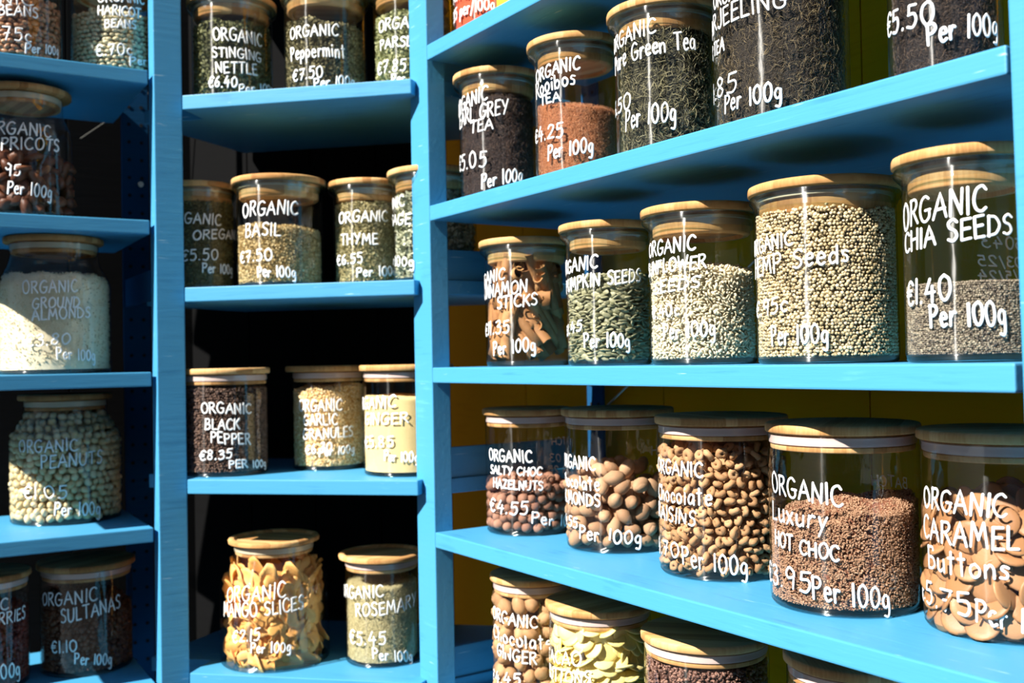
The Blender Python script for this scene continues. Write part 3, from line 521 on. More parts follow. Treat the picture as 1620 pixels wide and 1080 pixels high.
# ------------------------------------------------------------------ jars
def wall_fn(kind, r, rl, h):
    if kind == 'B':
        neck = min(rl-.010, r*.80)
        def f(z):
            t = np.clip((z-h*.63)/(h*.22), 0, 1); return r+(neck-r)*(t*t*(3-2*t))
        return f
    return lambda z: r+0*z
def make_jar(key, kind, words, unit_name, lidmat=None):
    D = JD[key]; r, rl, h = D['r'], D['rl'], D['h']; f = wall_fn(kind, r, rl, h)
    j = empty('glass_jar', (D['c'][0], D['c'][1], D['z']+.0003))
    tag(j, words, 'jar', 'lettered glass jars on the %s shelves' % unit_name)
    lt = .0115                                             # lid board thickness
    g = GLASS if kind == 'W' else GLASS_CLEAR
    lm = lidmat or BAMBOO
    rot = random.uniform(0, PI)
    # wall
    zt = h-lt-(.001 if kind == 'W' else .001)
    zz = [.002, .0045, .009]+[.012+(zt-.012)*k/22 for k in range(23)]
    prof = [(f(z)-(.0035 if i == 0 else .0012 if i == 1 else 0), z) for i, z in enumerate(zz)]
    lathe_obj('glass_body', prof, g, j, 72)
    bt = .008 if kind == 'W' else .0055
    lathe_obj('glass_base', [(0, 0.0002), (r-.006, 0.0002), (r-.0022, .0012), (r-.0008, .0035), (r-.0010, bt-.001), (r-.003, bt), (0, bt-.0005)], BASE_GLASS, j, 56)
    if kind == 'W':                                        # flared lip under the board
        lathe_obj('glass_rim', [(r-.0005, h-lt-.019), (r+.0014, h-lt-.0155), (rl-.0055, h-lt-.0115), (rl-.0022, h-lt-.0085), (rl-.0012, h-lt-.005), (rl-.0028, h-lt-.0012), (rl-.006, h-lt-.0004), (r-.0008, h-lt-.0012), (r-.0012, h-lt-.018)], GREEN_RIM, j, 64, close=True)
    # lid: board, plug and (on the straight jars) the silicone seal
    if key in ('mango', 'rosemary'):
        pl = [(0, h-.006), (rl-.013, h-.006), (rl-.011, h-.001), (rl-.006, h), (rl-.002, h-.001), (rl, h-.004), (rl-.001, h-lt+.002), (rl-.006, h-lt), (0, h-lt)]
    else:
        pl = [(0, h), (rl-.003, h), (rl-.0008, h-.001), (rl, h-.0035), (rl-.0002, h-lt+.0015), (rl-.002, h-lt), (0, h-lt)]
    lid = lathe_obj('lid', pl, lm, j, 72); lid.rotation_euler = (0, 0, rot)
    rn = float(f(h-lt-.01))
    if kind == 'W':
        lathe_obj('lid_plug', [(0, h-lt-.0005), (r-.007, h-lt-.0005), (r-.006, h-lt-.004), (r-.006, h-lt-.026), (r-.009, h-lt-.029), (r-.016, h-lt-.029), (r-.018, h-lt-.024), (0, h-lt-.024)], lm, lid, 56)
        lathe_obj('seal', [(r-.006, h-lt-.0045), (r-.0022, h-lt-.005), (r-.002, h-lt-.0085), (r-.006, h-lt-.009)], SILICONE_T, lid, 56, close=True)
    else:
        lathe_obj('lid_plug', [(0, h-lt-.0005), (rn-.005, h-lt-.0005), (rn-.005, h-lt-.014), (rn-.0036, h-lt-.0145), (rn-.0036, h-lt-.019), (rn-.005, h-lt-.0205), (rn-.012, h-lt-.0205), (rn-.014, h-lt-.016), (0, h-lt-.016)], lm, lid, 56)
        lathe_obj('seal', [(rn-.0045, h-lt-.002), (rn-.0016, h-lt-.003), (rn-.0022, h-lt-.0065), (rn-.0016, h-lt-.0095), (rn-.0020, h-lt-.0125), (rn-.0045, h-lt-.0135)], SILICONE if kind == 'S' else SILICONE_T, lid, 56, close=True)
    for ln_ in D['tx']: writing('handwriting', [ln_], f, j, INK, pen=.0015 if (unit_name == 'left' or key in ('mango', 'oregano', 'rosemary', 'garlic')) else .0016)
    for ln_ in D['bk']: writing('batch_note', [ln_], (lambda z: f(z)-.0012), j, INK_BACK, pen=.0011)
    return j
SILICONE_T = plain('clear_seal', (196, 186, 160), .4)

# ------------------------------------------------------------------ shapes of the pieces (unit length, numpy verts + tris)
def ico(sub):
    bm = bmesh.new(); bmesh.ops.create_icosphere(bm, subdivisions=sub, radius=.5)
    V = np.array([v.co[:] for v in bm.verts]); T = np.array([[v.index for v in f.verts] for f in bm.faces]); bm.free(); return V, T
I1, I2, I3 = ico(1), ico(2), ico(3)
def lump(V, amt, seed, fr=5.):
    g = np.random.default_rng(seed); k = g.normal(size=(4, 3))*fr; ph = g.uniform(0, 6.28, 4)
    s = sum(np.sin(V@k[i]+ph[i]) for i in range(4))/4
    return V*(1+amt*s)[:, None]
def ell(base, sx, sy, sz, amt=.12, seed=1, point=0):
    V, T = base; V = lump(V, amt, seed)*np.array([sx, sy, sz])
    if point:
        t = V[:, 0]/(sx*.5); k = 1-point*np.clip(t, 0, 1)**1.5; V = V*np.stack([np.ones_like(k), k, k], 1)
    return V, T
def ring(seed, R=.255, r=.235, n=10, m=6):
    g = np.random.default_rng(seed); V = []; T = []
    wob = g.uniform(.85, 1.15, n)
    for i in range(n):
        a = 2*PI*i/n
        for k in range(m):
            b = 2*PI*k/m; q = (R+r*math.cos(b)*wob[i]); V.append((q*math.cos(a), q*math.sin(a)*.88, r*math.sin(b)*wob[i]*.95))
    for i in range(n):
        for k in range(m):
            a, b, c, d = i*m+k, ((i+1) % n)*m+k, ((i+1) % n)*m+(k+1) % m, i*m+(k+1) % m; T += [(a, b, c), (a, c, d)]
    return lump(np.array(V), .15, seed, 7.), np.array(T)
def disc(seed, th=.13, n=18):
    prof = [(0, th*.5), (.30, th*.46), (.44, th*.28), (.495, 0), (.47, -th*.35), (.40, -th*.45), (0, -th*.45)]
    V, T, Q = lathe(prof, n); Q = np.array(Q); T2 = np.vstack([np.array(T), Q[:, [0, 1, 2]], Q[:, [0, 2, 3]]])
    return lump(V, .03, seed), T2
def scroll(seed):
    """cinnamon quill: bark rolled in from both long edges, hollow"""
    g = np.random.default_rng(seed); P = []
    for t in np.linspace(0, 1, 13): a = 2.2*PI*(1-t)-.3; r = .05+.065*t; P.append((r*math.cos(a)-.075, r*math.sin(a)))
    for t in np.linspace(0, 1, 13): a = PI*.9+2.1*PI*t; r = .115-.065*t; P.append((r*math.cos(a)*-1+.075-.02, -r*math.sin(a)))
    P = np.array(P); n = len(P); d = np.gradient(P, axis=0); d /= np.linalg.norm(d, axis=1, keepdims=True)+1e-9; nn = np.stack([-d[:, 1], d[:, 0]], 1)
    V = []; T = []; ends = (-.5, -.17, .17, .5)
    for e_ in ends:
        bend = .02*math.cos(e_*PI)+g.uniform(-.006, .006)
        for s in (.009, -.009):
            for i in range(n): V.append((e_+g.uniform(-.006, .006)*(abs(e_) > .4), P[i, 0]+nn[i, 0]*s, P[i, 1]+nn[i, 1]*s+bend))
    S = 2*n
    for q in range(3):
        for o in (0, n):
            for i in range(n-1):
                a = q*S+o+i; T += [(a, a+1, a+S+1), (a, a+S+1, a+S)]
    for q in (0, 3):
        for i in range(n-1): a = q*S+i; T += [(a, a+1, a+n+1), (a, a+n+1, a+n)]
    for q in range(3):
        for i in (0, n-1): a = q*S+i; T += [(a, a+S, a+S+n), (a, a+S+n, a+n)]
    return np.array(V), np.array(T)
def slice_(seed):
    """dried mango: a long leathery strip, curled and twisted, with a thick ragged edge"""
    g = np.random.default_rng(seed); nx, ny = 9, 5; V = []; T = []
    cu_, tw, cr2 = g.uniform(-1.2, 1.2), g.uniform(-.9, .9), g.uniform(-1., 1.); wob = g.uniform(.7, 1.15, (nx, 2))
    for s in (1, -1):
        for i in range(nx):
            t = i/(nx-1)-.5; w_ = .23*math.sqrt(max(.06, 1-(2*t)**2*.85))
            for k in range(ny):
                v = (k/(ny-1)-.5)*2*w_*(wob[i, 0] if k < 2 else wob[i, 1] if k > 2 else 1)
                a = tw*t; y = v*math.cos(a); z = v*math.sin(a)+cr2*v*v*2.6+s*.022*(1-.7*(abs(k-2)/2)**2)
                an = cu_*t; X = t*math.cos(an*.6)-z*math.sin(an); Z = z*math.cos(an)+cu_*t*t*.5
                V.append((X, y, Z))
    M = nx*ny
    for o, fl in ((0, 1), (M, -1)):
        for i in range(nx-1):
            for k in range(ny-1):
                a, b, c, d = o+i*ny+k, o+(i+1)*ny+k, o+(i+1)*ny+k+1, o+i*ny+k+1
                T += [(a, b, c), (a, c, d)] if fl > 0 else [(a, c, b), (a, d, c)]
    edge = [i*ny for i in range(nx)]+[(nx-1)*ny+k for k in range(1, ny)]+[i*ny+ny-1 for i in range(nx-2, -1, -1)]+[k for k in range(ny-2, 0, -1)]
    for a, b in zip(edge, edge[1:]+edge[:1]): T += [(a, a+M, b+M), (a, b+M, b)]
    return np.array(V), np.array(T)
def sliver(seed, w_=.09, bend=.25):
    g = np.random.default_rng(seed); V = []; T = []; b1, b2 = g.uniform(-bend, bend, 2); n = 5
    for i in range(n):
        t = i/(n-1)-.5; k = w_*(1-.75*(2*t)**4)*g.uniform(.7, 1.2)
        y0 = b1*(t*t*4-.5)+b2*t*math.sin(t*6); z0 = b2*(t*t*2)
        for q in range(3): an = 2*PI*q/3; V.append((t, y0+k*math.cos(an)*.5, z0+k*math.sin(an)*.5))
    for i in range(n-1):
        for q in range(3): a, b, c, d = i*3+q, (i+1)*3+q, (i+1)*3+(q+1) % 3, i*3+(q+1) % 3; T += [(a, b, c), (a, c, d)]
    T += [(0, 2, 1), ((n-1)*3, (n-1)*3+1, (n-1)*3+2)]
    return np.array(V), np.array(T)
def flake(seed):
    g = np.random.default_rng(seed)
    V = np.array([(-.5, 0, 0), (-.15, .3, .08), (-.1, -.28, -.05), (.25, .26, -.08), (.22, -.25, .1), (.5, 0, .05)])*g.uniform(.75, 1.2, (6, 1))
    T = np.array([(0, 2, 1), (1, 2, 4), (1, 4, 3), (3, 4, 5)]); return V, T
SH = {
 'ball': [ell(I2, 1, .98, .96, .05, s) for s in range(3)], 'almond': [ell(I2, 1, .72, .66, .07, s, .25) for s in range(4)],
 'peanut': [ell(I2, 1, .78, .70, .10, s, .15) for s in range(4)], 'bean': [ell(I2, 1, .64, .58, .06, s) for s in range(4)],
 'ring': [ring(s) for s in range(4)], 'lump': [ell(I2, 1, .85, .78, .22, s) for s in range(5)], 'button': [disc(s) for s in range(3)],
 'quill': [scroll(s) for s in range(4)], 'mango': [slice_(s) for s in range(9)], 'pumpkin': [ell(I2, 1, .58, .24, .03, s, .35) for s in range(3)],
 'sunseed': [ell(I1, 1, .48, .30, .04, s, .4) for s in range(3)], 'seed': [ell(I1, 1, .9, .85, .06, s) for s in range(3)], 'fig': [ell(I2, 1, .8, .5, .3, s) for s in range(5)],
 'sliver': [sliver(s) for s in range(8)], 'thin': [sliver(s+20, .06, .32) for s in range(8)], 'flake': [flake(s) for s in range(6)], 'chip': [ell(I1, 1, .7, .5, .4, s) for s in range(5)],
}
def rots(n, mode, ang, g):
    """n rotation matrices; ang = azimuth of the outward normal at each piece"""
    q = g.normal(size=(n, 4)); q /= np.linalg.norm(q, axis=1, keepdims=True); w_, x, y, z = q.T
    M = np.stack([np.stack([1-2*(y*y+z*z), 2*(x*y-z*w_), 2*(x*z+y*w_)], 1), np.stack([2*(x*y+z*w_), 1-2*(x*x+z*z), 2*(y*z-x*w_)], 1), np.stack([2*(x*z-y*w_), 2*(y*z+x*w_), 1-2*(x*x+y*y)], 1)], 1)
    if mode == 'rand': return M
    c, s = np.cos(ang), np.sin(ang); Z0 = np.zeros(n); O = np.ones(n)
    nrm = np.stack([c, s, Z0], 1); tan = np.stack([-s, c, Z0], 1); up_ = np.stack([Z0, Z0, O], 1)
    if mode == 'tangent':        # long axis along the glass, any slope, slight lean in
        a = g.uniform(0, PI, n)[:, None]; X = tan*np.cos(a)+up_*np.sin(a)+nrm*g.normal(0, .22, (n, 1)); Zr = nrm+g.normal(0, .4, (n, 3))
    elif mode == 'lay':          # lies down: long axis mostly level, thickness mostly vertical
        a = g.normal(0, .35, n)[:, None]; X = tan*np.cos(a)+up_*np.sin(a)+nrm*g.normal(0, .5, (n, 1)); Zr = up_+g.normal(0, .38, (n, 3))
        k = g.random(n) < .32; Zr[k] = (nrm+g.normal(0, .25, (n, 3)))[k]
    elif mode == 'face':
        X = tan+g.normal(0, .3, (n, 3)); Zr = nrm+up_*g.uniform(-.15, .75, (n, 1))+g.normal(0, .20, (n, 3))
    elif mode == 'show':         # discs: many turned half towards the glass, tilted like tiles
        X = tan+g.normal(0, .3, (n, 3)); Zr = nrm*g.uniform(.1, 1.2, (n, 1))+up_*g.uniform(.1, 1, (n, 1))+g.normal(0, .28, (n, 3))
    X /= np.linalg.norm(X, axis=1, keepdims=True); Y = np.cross(Zr, X); Y /= np.linalg.norm(Y, axis=1, keepdims=True)+1e-9; Zv = np.cross(X, Y)
    return np.stack([X, Y, Zv], 2)
def batch(shapes, pos, M, size, g):
    """numpy replicate: returns V, T of all the pieces joined"""
    Vs = []; Ts = []; off = 0; pick = g.integers(0, len(shapes), len(pos))
    for k, (bv, bt) in enumerate(shapes):
        i = np.where(pick == k)[0]
        if not len(i): continue
        V = np.einsum('nij,vj->nvi', M[i], bv)*size[i][:, None, None]+pos[i][:, None, :]
        T = bt[None]+(np.arange(len(i))*len(bv))[:, None, None]+off
        Vs.append(V.reshape(-1, 3)); Ts.append(T.reshape(-1, 3)); off += len(i)*len(bv)
    return np.vstack(Vs), np.vstack(Ts)
def wavy(seed, amp, fr):
    g = np.random.default_rng(seed); k = g.normal(size=(5, 3))*fr; ph = g.uniform(0, 6.28, 5)
    return lambda x, y, z: amp*sum(np.sin(k[i, 0]*x+k[i, 1]*y+k[i, 2]*z+ph[i]) for i in range(5))/5
def core(f, ri, z0, top, amp=.0015, fr=160, n=72, m=26, seed=3, flat=.0):
    """solid heap: side wall just inside the glass plus a shaped top"""
    wv = wavy(seed, amp, fr); wv2 = wavy(seed+1, amp*.6, fr*2.3)
    V = []; th = np.linspace(0, 2*PI, n, endpoint=False); c, s = np.cos(th), np.sin(th)
    R0 = np.array([float(f(z0+.05)-ri)]*n); tops = top(R0*c, R0*s)
    for k in range(m+1):
        t = k/m; z = z0+(tops-z0)*t; R = f(z)-ri; R = R+wv(R*c, R*s, z)+wv2(R*c, R*s, z)-amp
        if k == m: R = R-.001
        V.append(np.stack([R*c, R*s, z], 1))
    rt = np.linalg.norm(V[-1][:, :2], axis=1)
    for q in range(1, 13):
        R = rt*(1-q/12.5); x, y = R*c, R*s; V.append(np.stack([x, y, top(x, y)+wv(x, y, 0*x)+wv2(x, y, 0*x)], 1))
    rows = len(V); A = np.vstack(V+[np.array([[0, 0, float(top(np.zeros(1), np.zeros(1))[0])]])]); T = []
    i = np.arange(n); j = (i+1) % n
    for k in range(rows-1):
        a, b, c_, d = k*n+i, k*n+j, (k+1)*n+j, (k+1)*n+i; T.append(np.stack([a, b, c_], 1)); T.append(np.stack([a, c_, d], 1))
    k = rows-1; T.append(np.stack([k*n+i, k*n+j, np.full(n, len(A)-1)], 1))
    return A, np.vstack(T)
def side_pts(f, inset, z0, top, dx, dz, g, jit=.22):
    P = []; A = []; z = z0+dz*.5; row = 0
    while z < z0+.25:
        R = float(f(z)-inset); n = max(6, int(2*PI*R/dx)); th = (np.arange(n)+.5*(row % 2)+g.uniform(-jit, jit, n))*2*PI/n
        x, y = R*np.cos(th), R*np.sin(th); zz = z+g.uniform(-jit, jit, n)*dz; ok = zz < top(x, y)-dz*.15
        P.append(np.stack([x, y, zz], 1)[ok]); A.append(th[ok]); z += dz; row += 1
    return np.vstack(P), np.concatenate(A)
def top_pts(f, inset, top, dx, g, hmax):
    R = float(f(hmax)-inset); P = []
    for i in np.arange(-R, R, dx*.87):
        for k in np.arange(-R, R, dx):
            x, y = i+g.uniform(-.25, .25)*dx, k+g.uniform(-.25, .25)*dx
            if x*x+y*y < (R-.2*dx)**2: P.append((x, y))
    P = np.array(P); z = top(P[:, 0], P[:, 1])-dx*.1+g.uniform(-.1, .2, len(P))*dx
    return np.stack([P[:, 0], P[:, 1], z], 1), np.arctan2(P[:, 1], P[:, 0])
def top_fn(hc, slope=0, sdir=0, dome=0, rough=0, seed=5, R=.08):
    wv = wavy(seed, rough, 60)
    return lambda x, y: hc+slope*(x*math.cos(sdir)+y*math.sin(sdir))/R+dome*(1-(x*x+y*y)/(R*R))+wv(x, y, 0*x)
def fill_pieces(key, kind, shape, size, mat, name, label, cat, dx=.8, dz=.75, mode='rand', svar=.12, ind=300, top=None, core_mat=None, inner=True, stuff_label=None, packed=.62, vis=.1):
    """countable pieces: those that show become objects, the hidden rest one stuff mesh"""
    D = JD[key]; f = wall_fn(kind, D['r'], D['rl'], D['h']); g = np.random.default_rng(abs(hash_(key)) % 9999)
    z0 = .0085; hc = D['hc']; tp = top or top_fn(hc); ins = .0022+size*packed*.72
    P, A = side_pts(f, ins, z0, tp, size*dx, size*dz, g); n1 = len(P)
    P2, A2 = top_pts(f, ins+min(size*.5, .012), tp, size*dx, g, hc); P = np.vstack([P, P2]); A = np.concatenate([A, A2])
    M = rots(len(P), mode, A, g); S = size*(1+g.uniform(-svar, svar, len(P)))
    c = np.array([*D['c'], D['z']]); toc = -c/np.linalg.norm(c[:2]); out = np.stack([np.cos(A), np.sin(A)], 1)
    face = out@toc[:2]; face[n1:] = .45 if D['z']+hc < 0 else .05
    cand = np.where(face > vis)[0]; cand = cand[np.argsort(-face[cand])][:ind]
    rest = np.setdiff1d(np.arange(len(P)), cand)
    meshes = [np_mesh(name, v*1.0, t) for v, t in SH[shape]]
    for m_ in meshes: m_.materials.append(mat)
    jp = np.array([D['c'][0], D['c'][1], D['z']])
    pk = g.integers(0, len(meshes), len(cand))
    for q, i in enumerate(cand):
        o = bpy.data.objects.new(name, meshes[pk[q]]); col.objects.link(o)
        mm = Matrix(M[i].tolist()).to_4x4() @ Matrix.Scale(float(S[i]), 4); mm.translation = Vector((P[i]+jp).tolist()); o.matrix_world = mm
        o['label'] = label; o['category'] = cat; o['group'] = name.replace('_', ' ')+'s in one jar'
    V, T = [], []; off = 0
    cv, ct = core(f, .002+min(size*1.05, .036), z0, lambda x, y: tp(x, y)-size*.8, amp=size*.15, fr=2.2/size, n=40, m=14)
    V.append(cv); T.append(ct); off += len(cv)
    if len(rest):
        v, t = batch(SH[shape], P[rest], M[rest], S[rest], g); V.append(v); T.append(t+off); off += len(v)
    if inner:
        P3, A3 = side_pts(f, ins+min(size*.62, .020), z0, lambda x, y: tp(x, y)-size*.5, size*.95, size*.9, g); M3 = rots(len(P3), mode, A3, g)
        # only the half seen through the front
        k = (np.stack([np.cos(A3), np.sin(A3)], 1)@toc[:2]) > -.1; P3, M3 = P3[k], M3[k]
        v, t = batch(SH[shape], P3, M3, np.full(len(P3), size), g); V.append(v); T.append(t+off); off += len(v)
    o = link(cat.replace(' ', '_')+'_heap', np_mesh('heap', np.vstack(V), np.vstack(T)), mat); o.location = jp
    tag(o, stuff_label or ('hidden inner heap behind the front pieces, '+label), cat, kind='stuff')
def hash_(s): return sum((i+1)*ord(c)*7 for i, c in enumerate(s))
def fill_stuff(key, kind, name, label, cat, mat, shape=None, size=.005, count=3000, mode='tangent', top=None, amp=.0012, fr=180, bits_mat=None, depth=.8, svar=.35, ntop=None, regular=False, dz=.8, dx=.85):
    """uncountable fill: a shaped core with its outer layer of grains / leaves, one object"""
    D = JD[key]; f = wall_fn(kind, D['r'], D['rl'], D['h']); g = np.random.default_rng(abs(hash_(key)) % 9999)
    z0 = .0085; hc = D['hc']; tp = top or top_fn(hc)
    inset = .0025+(size*.35 if shape else 0)
    V, T = core(f, inset+(size*.35 if shape else 0), z0, lambda x, y: tp(x, y)-(size*.3 if shape else 0), amp, fr)
    if shape:
        if regular:
            P, A = side_pts(f, inset, z0, tp, size*dx, size*dz, g, .3)
            P2, A2 = top_pts(f, inset+size*.4, tp, size*dx, g, hc); P = np.vstack([P, P2]); A = np.concatenate([A, A2])
        else:
            A = g.uniform(0, 2*PI, count); zt = g.uniform(0, 1, count); R0 = D['r']-inset
            ztop = tp(R0*np.cos(A), R0*np.sin(A)); z = z0+size*.2+(ztop-z0-size*.2)*zt; R = f(z)-inset-g.uniform(0, 1, count)*size*depth*.5
            P = np.stack([R*np.cos(A), R*np.sin(A), z], 1)
            nt2 = ntop or count//4; A2 = g.uniform(0, 2*PI, nt2); R2 = np.sqrt(g.uniform(0, 1, nt2))*(float(f(hc))-inset)*.98
            x, y = R2*np.cos(A2), R2*np.sin(A2); P = np.vstack([P, np.stack([x, y, tp(x, y)+g.uniform(-.4, .35, nt2)*size], 1)]); A = np.concatenate([A, A2])
        M = rots(len(P), mode, A, g); S = size*(1+g.uniform(-svar, svar, len(P)))
        # a piece may not pass through the glass
        v, t = batch(SH[shape], P, M, S, g)
        rr = np.hypot(v[:, 0], v[:, 1]); lim = f(v[:, 2])-.0012; k = np.minimum(1, lim/np.maximum(rr, 1e-6)); v[:, 0] *= k; v[:, 1] *= k
        v[:, 2] = np.maximum(v[:, 2], z0)
        n0 = len(V); nT = len(T); V = np.vstack([V, v]); T = np.vstack([T, t+n0])
    me = np_mesh(name, V, T); o = link(name, me, mat)
    if shape and bits_mat:
        me.materials.append(bits_mat); mi = np.zeros(len(T), np.int32); mi[nT:] = 1; me.polygons.foreach_set('material_index', mi)
    o.location = (D['c'][0], D['c'][1], D['z']); tag(o, label, cat, kind='stuff'); return o
# ------------------------------------------------------------------ right-hand unit
W = 'lettered '
make_jar('spice', 'W', 'wooden-lidded glass jar of red-orange powder on the highest right-hand shelf in view', 'right')
make_jar('turmeric', 'W', 'wooden-lidded glass jar of bright yellow powder on the highest right-hand shelf in view', 'right')
make_jar('earl', 'W', 'glass jar of dark brown tea lettered ORGANIC EARL GREY TEA €5.05', 'right')
make_jar('rooibos', 'W', 'half-full glass jar of red-brown tea lettered ORGANIC Rooibos TEA €4.25', 'right')
make_jar('green', 'W', 'glass jar of curled dark green tea lettered ORGANIC Green Tea', 'right')
make_jar('darj', 'W', 'large glass jar of mottled tea lettered DARJEELING', 'right')
make_jar('assam', 'W', 'glass jar of dark tea lettered €5.50 Per 100g beside the right post', 'right')
make_jar('cinnamon', 'W', 'glass jar lettered ORGANIC CINNAMON STICKS with loose brown quills inside', 'right')
make_jar('pumpkin', 'W', 'glass jar of green seeds lettered ORGANIC PUMPKIN SEEDS', 'right')
make_jar('sunflower', 'W', 'glass jar of pale hulled seeds lettered ORGANIC SUNFLOWER SEEDS', 'right')
make_jar('hemp', 'W', 'wide glass jar filled with round beige seeds lettered ORGANIC HEMP Seeds', 'right')
make_jar('chia', 'W', 'tall glass jar one third full lettered ORGANIC CHIA SEEDS €1.40', 'right')
make_jar('hazelnut', 'S', 'glass jar lettered ORGANIC SALTY CHOC HAZELNUTS €4.55, under half full', 'right')
make_jar('almond', 'S', 'glass jar lettered ORGANIC Chocolate ALMONDS, half full of oval nuts', 'right')
make_jar('raisin', 'S', 'glass jar lettered ORGANIC Chocolate RAISINS, nearly full of light brown rings', 'right')
make_jar('hotchoc', 'S', 'wide glass jar of brown flaked powder lettered Luxury HOT CHOC €3.95', 'right')
make_jar('caramel', 'S', 'glass jar lettered ORGANIC CARAMEL Buttons €5.75, cut by the right edge', 'right')
make_jar('ginger', 'S', 'glass jar lettered ORGANIC Chocolate GINGER on the bottom shelf', 'right')
make_jar('cacao', 'S', 'glass jar full of pale yellow buttons lettered CACAO on the bottom shelf', 'right')
make_jar('nibs', 'S', 'glass jar of dark brown nibs on the bottom right-hand shelf', 'right')
make_jar('lastjar', 'S', 'jar with shaded wooden lid at the bottom edge, rightmost on the bottom shelf', 'right')

fill_stuff('spice', 'W', 'red_powder', 'red-orange spice powder filling the top jar beside the post', 'spice', fine_mat('red_powder', [(190, 74, 44), (206, 92, 58)], 900, bump=.3), top=top_fn(.17))
fill_stuff('turmeric', 'W', 'yellow_powder', 'bright yellow powder in the top jar behind the shelf edge', 'spice', fine_mat('yellow_powder', [(242, 184, 40), (250, 204, 70)], 900, bump=.3), top=top_fn(.17))
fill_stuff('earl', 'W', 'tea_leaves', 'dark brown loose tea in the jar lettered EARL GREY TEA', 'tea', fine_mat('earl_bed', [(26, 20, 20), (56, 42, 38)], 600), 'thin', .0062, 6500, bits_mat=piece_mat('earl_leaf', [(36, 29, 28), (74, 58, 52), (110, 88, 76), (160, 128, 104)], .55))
fill_stuff('rooibos', 'W', 'tea_needles', 'fine red-brown needles heaped in the jar lettered Rooibos TEA', 'tea', fine_mat('rooibos_bed', [(138, 80, 50), (176, 112, 72)], 900), 'thin', .0046, 9000, top=top_fn(JD['rooibos']['hc']-.002, -.012, RA, .010), bits_mat=piece_mat('rooibos_needle', [(138, 84, 54), (186, 124, 84), (216, 158, 114), (234, 190, 150)], .6))
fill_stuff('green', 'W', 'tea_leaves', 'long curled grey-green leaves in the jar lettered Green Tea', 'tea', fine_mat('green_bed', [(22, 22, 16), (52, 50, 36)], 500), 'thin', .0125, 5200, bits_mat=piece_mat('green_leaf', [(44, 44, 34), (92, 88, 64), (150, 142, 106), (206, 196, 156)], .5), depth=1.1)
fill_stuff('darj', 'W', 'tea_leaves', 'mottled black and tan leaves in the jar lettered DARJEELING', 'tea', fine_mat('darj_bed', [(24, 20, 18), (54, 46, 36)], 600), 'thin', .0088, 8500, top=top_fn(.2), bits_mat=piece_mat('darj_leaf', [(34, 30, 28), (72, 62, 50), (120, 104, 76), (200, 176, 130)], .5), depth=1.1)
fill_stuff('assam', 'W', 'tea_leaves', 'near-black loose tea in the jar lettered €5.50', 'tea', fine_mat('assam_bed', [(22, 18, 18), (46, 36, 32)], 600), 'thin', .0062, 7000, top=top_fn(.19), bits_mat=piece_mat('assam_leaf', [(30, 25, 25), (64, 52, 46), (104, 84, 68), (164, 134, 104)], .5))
fill_pieces('cinnamon', 'W', 'quill', .068, piece_mat('cinnamon_bark', [(120, 66, 38), (156, 92, 56), (188, 124, 82)], .7, .5, 90, .5), 'cinnamon_stick', 'rolled brown cinnamon stick standing or lying in the cinnamon jar', 'cinnamon', .34, .27, 'rand', packed=.30, svar=.1, ind=90, inner=False, vis=-.9, stuff_label='broken bark at the heart of the cinnamon jar') if False else None
PUMP = piece_mat('pumpkin_seed', [(86, 88, 62), (122, 122, 92), (150, 148, 116), (178, 174, 142)], .45, .4, 120)
fill_pieces('pumpkin', 'W', 'pumpkin', .0155, PUMP, 'pumpkin_seed', 'flat grey-green pumpkin seed behind the glass of the pumpkin jar', 'seed', .74, .28, 'lay', packed=.40, top=top_fn(JD['pumpkin']['hc'], 0, 0, .004, .004), stuff_label='flat green pumpkin seeds deeper in the jar lettered PUMPKIN SEEDS')
fill_stuff('sunflower', 'W', 'sunflower_seeds', 'pale hulled sunflower seeds heaped in the jar lettered SUNFLOWER SEEDS', 'seeds', fine_mat('sunflower_bed', [(170, 156, 124), (200, 188, 158)], 300), 'sunseed', .0098, 0, 'rand', top=top_fn(JD['sunflower']['hc'], -.012, RA, .006, .004), bits_mat=piece_mat('sunflower_seed', [(192, 178, 146), (216, 204, 172), (232, 222, 196)], .55), regular=True, dz=.34, dx=.62)
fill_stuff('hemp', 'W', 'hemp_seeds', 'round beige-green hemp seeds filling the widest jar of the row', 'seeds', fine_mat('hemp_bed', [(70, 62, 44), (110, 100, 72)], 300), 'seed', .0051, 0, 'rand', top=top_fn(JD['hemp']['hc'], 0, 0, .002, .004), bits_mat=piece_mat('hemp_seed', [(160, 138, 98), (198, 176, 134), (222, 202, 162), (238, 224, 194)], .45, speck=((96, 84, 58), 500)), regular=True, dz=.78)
fill_stuff('chia', 'W', 'chia_seeds', 'speckled grey-brown chia seeds a third of the way up the jar', 'seeds', fine_mat('chia_bed', [(60, 54, 48), (110, 100, 86)], 600), 'seed', .0026, 0, 'rand', top=top_fn(JD['chia']['hc'], 0, 0, .001, .001), bits_mat=piece_mat('chia_seed', [(70, 62, 56), (110, 98, 84), (150, 138, 118), (196, 184, 160)], .4), regular=True)
CHOC = piece_mat('cocoa_dusted_nut', [(128, 88, 70), (150, 108, 88), (172, 130, 108)], .75, .4, 110, .5, .2)
fill_pieces('hazelnut', 'S', 'ball', .0185, CHOC, 'chocolate_hazelnut', 'round cocoa-dusted hazelnut in the jar lettered SALTY CHOC HAZELNUTS', 'nut', .98, .86, packed=.5, top=top_fn(JD['hazelnut']['hc'], 0, 0, .006, .010), stuff_label='round chocolate hazelnuts deeper in the hazelnut jar')
CHOC2 = piece_mat('milk_chocolate_nut', [(152, 114, 84), (174, 136, 104), (192, 156, 122)], .7, .4, 90, .4, .2)
